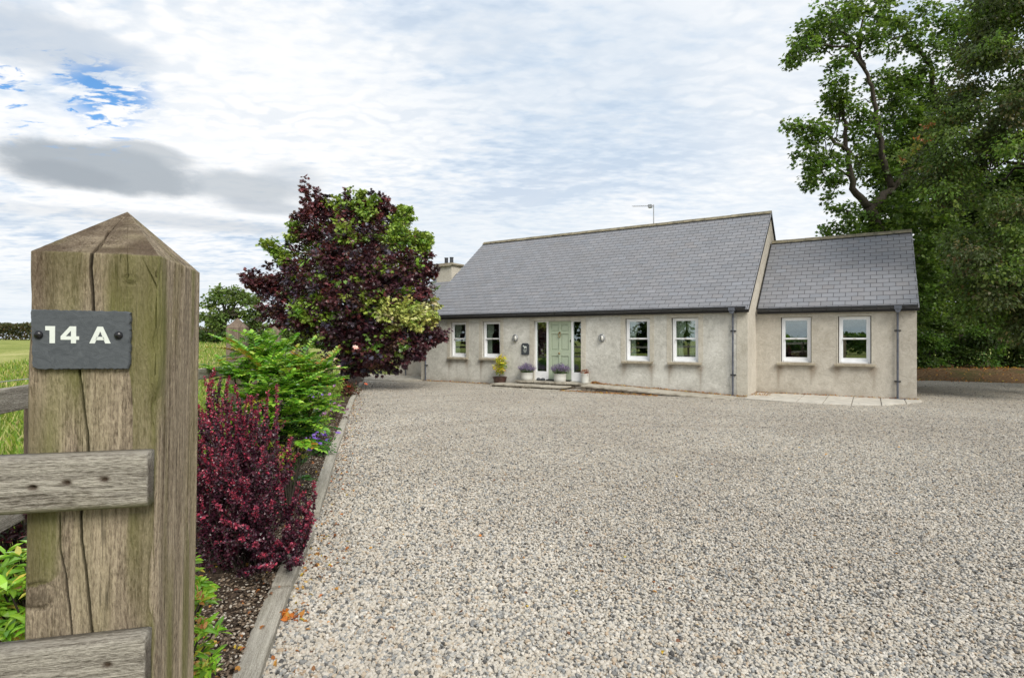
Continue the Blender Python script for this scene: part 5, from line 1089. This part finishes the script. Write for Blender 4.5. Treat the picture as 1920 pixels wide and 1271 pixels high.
# dark red barberry: upright wands thick with small leaves
BAR = [(4, (.052, .013, .028)), (3, (.080, .018, .036)), (1.5, (.12, .024, .045)), (2, (.032, .010, .018)), (.7, (.10, .06, .08))]; BART = [(3, (.22, .024, .055)), (2, (.36, .034, .07)), (1.5, (.13, .02, .04))]
bc = Vector((-1.86, 4.0, .02)); mb = MB(); pb, pt_ = [], []
def wand(p0, p1, n_leaf, size, tipk=.75, bow=.1, mbx=None, pal=BAR, palt=BART, shape=OVAL):
    p0, p1 = Vector(p0), Vector(p1); m = p0.lerp(p1, .5)+Vector((random.uniform(-1, 1), random.uniform(-1, 1), .4))*bow*(p1-p0).length
    pts = [p0.lerp(m, s*2) if s < .5 else m.lerp(p1, s*2-1) for s in (0, .17, .33, .5, .67, .83, 1)]; cv = []
    for s in np.linspace(0, 1, 9): cv.append(p0*(1-s)**2+m*2*s*(1-s)+p1*s*s)
    if mbx is not None: mbx.tube(cv, [.0045-.003*k/8 for k in range(9)], 4, False)
    s = rng.random(n_leaf)**.8*.9+.1; P0, Mm, P1 = np.array(p0), np.array(m), np.array(p1)
    c = P0*((1-s)**2)[:, None]+Mm*(2*s*(1-s))[:, None]+P1*(s*s)[:, None]; tdir = unit((Mm-P0)*(1-s)[:, None]+(P1-Mm)*s[:, None]); rad = unit(rng.normal(size=(n_leaf, 3))); ax = unit(rad+tdir*.55)
    sz = size*(.65+.6*rng.random(n_leaf))*(1-.25*(s > .85)); v, K = leaf_geo(c+rad*.003, ax, sz, sz*.62, shape, rng.normal(size=(n_leaf, 3))+tdir); cb = pick_cols(n_leaf, pal); ct = pick_cols(n_leaf, palt); k = (rng.random(n_leaf) < np.clip((s-tipk)*4+.03, 0, 1))[:, None]
    return v, K, np.where(k, ct, cb)
ws = []
def bterm(px, y, Z): return W(px, y, Z)
tops = [(384,708,4.3),(398,700,4.4),(412,715,4.4),(424,728,4.5),(440,722,4.3),(390,745,4.0),(380,770,3.9),(407,757,4.1),(430,765,4.2),(447,748,4.4),(503,735,4.2),(492,752,4.2),(480,770,4.2),(518,795,4.3),(508,812,4.2),(545,820,4.3),(536,838,4.1),(462,800,4.1),(452,820,4.0),(470,830,4.1),(530,862,4.2),(552,880,4.2),(560,905,4.1),(575,918,4.0),(568,950,3.9),(583,962,3.8),(590,975,3.75),(575,1000,3.7),(548,1020,3.6),(520,1015,3.6),(540,985,3.7),(500,1040,3.5),(480,1020,3.45),(455,1010,3.4),(440,985,3.4),(415,975,3.4),(400,940,3.5),(385,890,3.7),(395,840,3.8),(420,820,3.9),(440,850,3.8),(410,880,3.6),(430,920,3.5),(465,900,3.7),(490,860,3.9),(500,900,3.8),(510,940,3.7),(480,950,3.55),(525,910,3.9),(380,820,4.0),(372,760,4.3),(366,800,4.2),(377,930,3.8)]
for k in range(26): tops.append((random.uniform(340, 520), random.uniform(820, 980), random.uniform(3.5, 4.6)))
tops += [(582, 940, 3.95), (588, 900, 4.15), (560, 850, 4.3), (472, 742, 4.3), (520, 720, 4.35), (402, 690, 4.4), (430, 705, 4.5), (556, 1050, 3.45), (515, 1060, 3.4)]
for k in range(16): tops.append((random.uniform(300, 470), random.uniform(740, 850), random.uniform(4.1, 4.7)))
for (px, y, Z) in tops:
    t_ = W(px, y, Z); b0 = bc+Vector((random.uniform(-.22, .22)+(t_.x-bc.x)*.25, random.uniform(-.25, .25), .0)); L = (t_-b0).length
    pb.append(wand(b0, t_, int(300*L), .024, tipk=.70, bow=.15, mbx=mb)); d_ = (t_-b0).normalized()
    for q in range(4):
        s = random.uniform(.35, .85); o_ = b0.lerp(t_, s); e_ = o_+(d_*.7+Vector((random.uniform(-1, 1), random.uniform(-1, 1), random.uniform(-.1, .6)))*.55)*random.uniform(.10, .24)*max(.7, L); pb.append(wand(o_, e_, 46, .022, tipk=.85, bow=.05, mbx=mb))
shrub('barberry_shrub', bc, 'dark red upright barberry shrub with bright crimson shoot tips right of the gate post', 'shrub', mb, pb, M['leaf_dark'])
# mahonia: whorls of long pinnate fronds
MG = [(4, (.14, .31, .03)), (3, (.22, .42, .04)), (2.5, (.34, .51, .06)), (1, (.07, .20, .03))]; MO = [(2, (.42, .24, .04)), (2, (.36, .34, .05)), (2, (.24, .36, .04))]; MD = [(3, (.05, .15, .025)), (2, (.08, .22, .03))]
def frond(p0, d, L, pal, n=9, lw=.026, ll=.080, droop=.35):
    d = Vector(d).normalized(); pts = []; p = Vector(p0); v_ = d.copy(); st = L/14
    for k in range(15): pts.append(p.copy()); v_ = (v_+Vector((0, 0, -droop/14))).normalized(); p = p+v_*st
    A = np.array([tuple(q) for q in pts]); side0 = unit(np.cross(np.array(d), np.array([0, 0, 1.0]))+1e-6); cs, axs, szs = [], [], []
    for k in range(n):
        s = .22+.78*k/(n-1); i = min(13, int(s*14)); c = A[i]+(A[i+1]-A[i])*(s*14-i); tg = unit(A[i+1]-A[i]); f_ = math.sin(math.pi*min(1, .25+.75*s))**.5 if s < .95 else .8
        for sg_ in (-1, 1): cs.append(c); axs.append(side0*sg_+tg*(.45+.3*s)+np.array([0, 0, .12])); szs.append(ll*(.55+.45*math.sin(math.pi*(.18+.75*s)))*random.uniform(.9, 1.1))
    cs.append(A[-1]); axs.append(unit(A[-1]-A[-2])); szs.append(ll*.8)
    cs, axs, szs = np.array(cs), np.array(axs), np.array(szs); nm = np.tile(np.array([0, 0, 1.0]), (len(cs), 1))+rng.normal(size=(len(cs), 3))*.18; v, K = leaf_geo(cs, axs, szs, szs*.62, LANCE, nm)
    return v, K, pick_cols(len(cs), pal, .14), pts
mh = Vector((-2.42, 5.75, .03)); mb = MB(); ps = []
hubs = [(452,655,5.9),(478,668,5.6),(520,662,5.9),(498,690,5.4),(545,690,5.7),(460,712,5.4),(585,700,5.8),(610,720,5.7),(560,728,5.3),(520,735,5.1),(600,755,5.5),(475,750,5.2),(545,775,5.1),(590,790,5.3),(500,800,5.0),(570,815,5.1),(620,690,5.9),(430,700,5.6),(440,780,5.1),(540,700,5.5),(570,680,6.0),(500,640,6.1)]
for hi, (px, y, Z) in enumerate(hubs):
    px = 440+(px-430)*.86; h = W(px, y, Z)+Vector((0, 0, -.05)); b0 = mh+Vector((random.uniform(-.2, .2), random.uniform(-.15, .15), 0)); limb(mb, [b0, b0.lerp(h, .5)+Vector((random.uniform(-.05, .05), 0, .08)), h], .016, .008, 5)
    nfr = 15; a0 = random.random()*6
    for k in range(nfr):
        a = a0+k*2.4; el = random.uniform(-.05, .95); d = Vector((math.cos(a)*math.cos(el), math.sin(a)*math.cos(el)*.9-.1, math.sin(el))); L = random.uniform(.24, .38)*(1 if d.x < .3 or px < 540 else .8)
        pal = MO if random.random() < (.16 if y < 720 else .05) else (MG if y < 790 or random.random() < .6 else MD); v, K, c, pts = frond(h, d, L, pal); ps.append((v, K, c)); mb.tube(pts, [.0035-.0022*i/14 for i in range(15)], 3, False)
for k in range(75):
    h = mh+Vector((random.uniform(-.55, .42), random.uniform(-.3, .4), random.uniform(.15, 1.0))); a = random.random()*6.28
    if h.x+math.cos(a)*.3 > mh.x+.42: continue
    v, K, c, pts = frond(h, (math.cos(a), math.sin(a), .2), .3, MD); ps.append((v, K, c))
shrub('mahonia_shrub', mh, 'fern like bright green shrub with some orange fronds behind the red barberry', 'shrub', mb, ps, M['leaf_gloss'])
# pieris behind the gate post, peeping out on both sides
PG = [(4, (.22, .42, .035)), (3, (.32, .50, .05)), (2, (.13, .28, .03)), (1, (.50, .46, .08))]
def rosette_bush(name, base, label, centres, pal, leaf, lw, nper, extra=None, group=None, up=.25):
    mb = MB(); ps = []; base = Vector(base)
    for c in centres:
        c = Vector(c); b0 = base+Vector((random.uniform(-.06, .06), random.uniform(-.06, .06), 0)); mb.tube([b0, b0.lerp(c, .5)+Vector((0, 0, .03)), c], [.006, .004, .003], 4, False)
        n = nper; a = rng.random(n)*6.28; el = rng.random(n)*1.1-up; ax = np.stack([np.cos(a)*np.cos(el), np.sin(a)*np.cos(el), np.sin(el)], -1); sz = leaf*(.6+.6*rng.random(n)); cc = np.array(c)+rng.normal(size=(n, 3))*.006; v, K = leaf_geo(cc, ax, sz, sz*lw, LANCE, np.array([0, 0, 1.0])+rng.normal(size=(n, 3))*.4); ps.append((v, K, pick_cols(n, pal, .15)))
        if extra and random.random() < extra[1]:
            n = 12; cc = np.array(c)+np.array([0, 0, .01])+rng.normal(size=(n, 3))*.012; v, K = leaf_geo(cc, rng.normal(size=(n, 3))+np.array([0, 0, 1.0]), np.full(n, leaf*.45), np.full(n, leaf*.2), LANCE); ps.append((v, K, pick_cols(n, extra[0])))
    return shrub(name, base, label, 'shrub', mb, ps, M['leaf_gloss'])
cen = []
for k in range(330):
    a = random.random()*6.28; e = random.uniform(-.45, 1.4); r_ = .46*random.random()**.3; cen.append((-1.40+r_*.92*math.cos(a)*math.cos(e), 1.86+r_*.7*math.sin(a)*math.cos(e), .62+r_*.84*math.sin(e)))
rosette_bush('pieris_shrub', (-1.3, 1.9, .02), 'glossy bright green leafy shrub low behind the gate post, peeping out on both sides', cen, PG, .060, .30, 15, ([(2, (.45, .22, .08)), (1, (.38, .33, .07))], .3))
# dark red shrub at the left edge behind the rail
cen = [(-2.2+random.gauss(0, .25), 2.5+random.gauss(0, .15), .80+random.gauss(0, .08)) for k in range(170)]
rosette_bush('purple_shrub', (-2.3, 2.75, .02), 'dark purple leaved shrub at the left edge above the bright green leaves', cen, [(3, (.07, .02, .03)), (2, (.14, .03, .04)), (1, (.04, .06, .03))], .05, .35, 12)
# small yellow-green shrub between barberry and mahonia
cen = [(-2.02+random.gauss(0, .10), 5.0+random.gauss(0, .10), .62+random.gauss(0, .08)) for k in range(55)]
rosette_bush('euonymus_shrub', (-2.0, 5.05, .02), 'small yellow green variegated shrub between the barberry and the fern like shrub', cen, [(3, (.42, .46, .07)), (2, (.28, .38, .05)), (1, (.5, .45, .12))], .035, .5, 12)
cen = [(-1.72+random.gauss(0, .12), 4.62+random.gauss(0, .1), .25+random.gauss(0, .06)) for k in range(0)]
# mixed flowers right of the mahonia
def flowers(label, cx, cy, cz, sx, sz_, n, pal, size, name='flowering_plant', nl=500, gpal=GRN, base=None):
    b = Vector((cx, cy, .03)); mb = MB(); ps = []
    for k in range(n):
        t_ = Vector((cx+random.gauss(0, sx), cy+random.gauss(0, sx*.8), cz+random.gauss(0, sz_))); mb.tube([b+Vector((random.uniform(-.08, .08), random.uniform(-.08, .08), 0)), b.lerp(t_, .5)+Vector((0, 0, .05)), t_], [.004, .003, .002], 3, False)
        m = 7; a = np.arange(m)*2*math.pi/m+random.random(); tl = rng.normal(size=3)*.4+np.array([0, -.5, .8]); tl = tl/np.linalg.norm(tl); e1_ = unit(np.cross(tl, [1, .2, .1])); e2_ = np.cross(tl, e1_); ax = np.cos(a)[:, None]*e1_+np.sin(a)[:, None]*e2_+tl*.35; v, K = leaf_geo(np.tile(np.array(t_), (m, 1)), ax, np.full(m, size), np.full(m, size*.6), OVAL, np.tile(tl, (m, 1))); ps.append((v, K, pick_cols(m, pal, .1)))
    fol = [crown_part((cx, cy, cz*.6), (sx*1.5, sx*1.3, cz*.42), nl, gpal, .05, LANCE, .4, 12, .05, .3)]
    return shrub(name, b, label, 'flowers', mb, [('flowers', ps, M['leaf']), ('foliage', fol, M['leaf'])], None)
VIO = [(3, (.20, .10, .50)), (2, (.30, .15, .60))]; MAU = [(3, (.36, .16, .34)), (2, (.45, .28, .48))]; RED = [(3, (.50, .04, .03)), (2, (.60, .15, .05))]; PNK = [(2, (.75, .42, .36)), (1, (.80, .60, .50))]
flowers('violet bellflowers hanging over the edging beside the dark gap below the fern like shrub', -2.60, 7.75, .30, .08, .08, 26, VIO, .045, nl=260, gpal=MD)
flowers('mauve daisies beside the fern like shrub', -3.10, 8.9, .62, .15, .10, 60, MAU, .035, nl=900)
flowers('deep violet asters further along the bed', -3.55, 9.6, .62, .17, .10, 60, VIO, .035, nl=900)
flowers('small red and orange flowers behind the fern like shrub', -3.55, 10.6, .85, .20, .05, 22, RED, .045, nl=900)
r_ = flowers('rose bush with pale pink blooms near the maple', -4.05, 12.5, 1.15, .22, .12, 9, PNK, .075, 'rose_bush', 1300)
flowers('low carpet of purple heather by the gravel edge', -3.72, 11.3, .22, .25, .04, 80, [(3, (.16, .05, .08)), (1, (.35, .2, .35))], .03, 'heather', 700, [(3, (.10, .05, .04)), (1, (.08, .1, .04))])
cen_b = [('low green shrub in the bed before the maple', -4.7, 14.2, .45, .5, GRN), ('dark leaved low shrub under the left side of the maple', -5.6, 16.2, .45, .55, MD), ('dense green shrub beside the fence behind the fern like shrub', -3.35, 8.0, .6, .5, MG), ('dull green shrub by the fence below the pink roses', -4.5, 11.9, .6, .5, MG), ('russet low shrub where the bed meets the maple shade', -4.75, 16.0, .22, .35, [(2, (.16, .06, .04)), (1, (.08, .1, .03))])]
for lb, x, y, z, r_, pal in cen_b:
    mb = MB()
    for k in range(5): limb(mb, [(x, y, .02), (x+random.uniform(-.2, .2), y, z*.7), (x+random.uniform(-.3, .3), y+random.uniform(-.2, .2), z*1.1)], .012, .005, 4)
    shrub('bed_shrub', (x, y, .02), lb, 'shrub', mb, [crown_part((x+random.uniform(-.2, .2), y+random.uniform(-.2, .2), z*random.uniform(.6, 1.1)), (r_*.7, r_*.6, r_*.55), 330, pal, .055, OVAL, .5, 10, .06, .3) for k in range(6)], M['leaf'])
# fallen leaves, debris
q = []
for k in range(520): y = 2.6*(16/2.6)**random.random(); q.append((float(linex(KER, y))+.06+abs(random.gauss(0, .16)), y, .024))
for k in range(170): y = 2.8*(15/2.8)**random.random(); q.append((random.uniform(float(linex(KER, y)), y*.7), y, .026))
for k in range(500): y = 2.4*(15/2.4)**random.random(); a_ = float(linex(FEN, y)); b_ = float(linex(KER, y)); q.append((random.uniform(a_, b_), y, .085))
loose_leaves('scattered_leaves', q, BRN, .030, 'orange and brown fallen leaves scattered on the gravel and bed', 'stuff')
c = G(530, 1166); q = [(c.x+random.gauss(0, .035)+i*.0007, c.y-random.gauss(0, .02)-i*.0003, .028+abs(random.gauss(0, .012))) for i in range(46)]
loose_leaves('dead_leaf_cluster', q, [(3, (.50, .16, .03)), (2, (.36, .10, .03)), (1, (.6, .26, .05))], .040, 'cluster of bright orange dead leaves on the gravel beside the edging timber', None, 'leaves', 1.0)
q = [(random.uniform(11, 30), 0, 0) for k in range(2600)]; q = [(x, 22.3-(x-15.7)*.55+random.random()*5.5, .0) for x, _, _ in q]; q = [(x, y, .03+.42*float(smooth01((y-(22.3-(x-15.7)*.55))/16*6))) for x, y, _ in q]
loose_leaves('bank_leaves', q, BRN, .07, 'brown fallen leaves lying along the bank below the trees', 'stuff')
# field grass blades
def blades(name, n, y0, y1, hgt, pal, label, wid=.006, dx0=.05, dmax=14):
    y = y0*(y1/y0)**rng.random(n); lx = linex(FEN, y)-dx0; x = lx-rng.random(n)**1.3*np.minimum(dmax, .9*y+1.0); z = terrain_h(x, y); h_ = hgt*(.4+.9*rng.random(n)); ax = rng.normal(size=(n, 3))*.28+np.array([0, 0, 1.0])
    v, K = leaf_geo(np.stack([x, y, z], -1), ax, h_, np.full(n, wid)*(1+y/6), np.array([(-.5, 0, 0), (.5, 0, 0), (.2, .6, .02), (0, 1, .16)]), rng.normal(size=(n, 3))); o = link(name, leaf_mesh(name, [(v, K, pick_cols(n, pal, .2))]), M['leaf']); return tag(o, label, 'grass', kind='stuff')
blades('field_grass', 130000, 1.2, 60, .22, [(4, (.16, .26, .035)), (3, (.26, .33, .06)), (3, (.46, .43, .18)), (1, (.10, .18, .02))], 'long uncut field grass, green below and straw coloured seed heads')
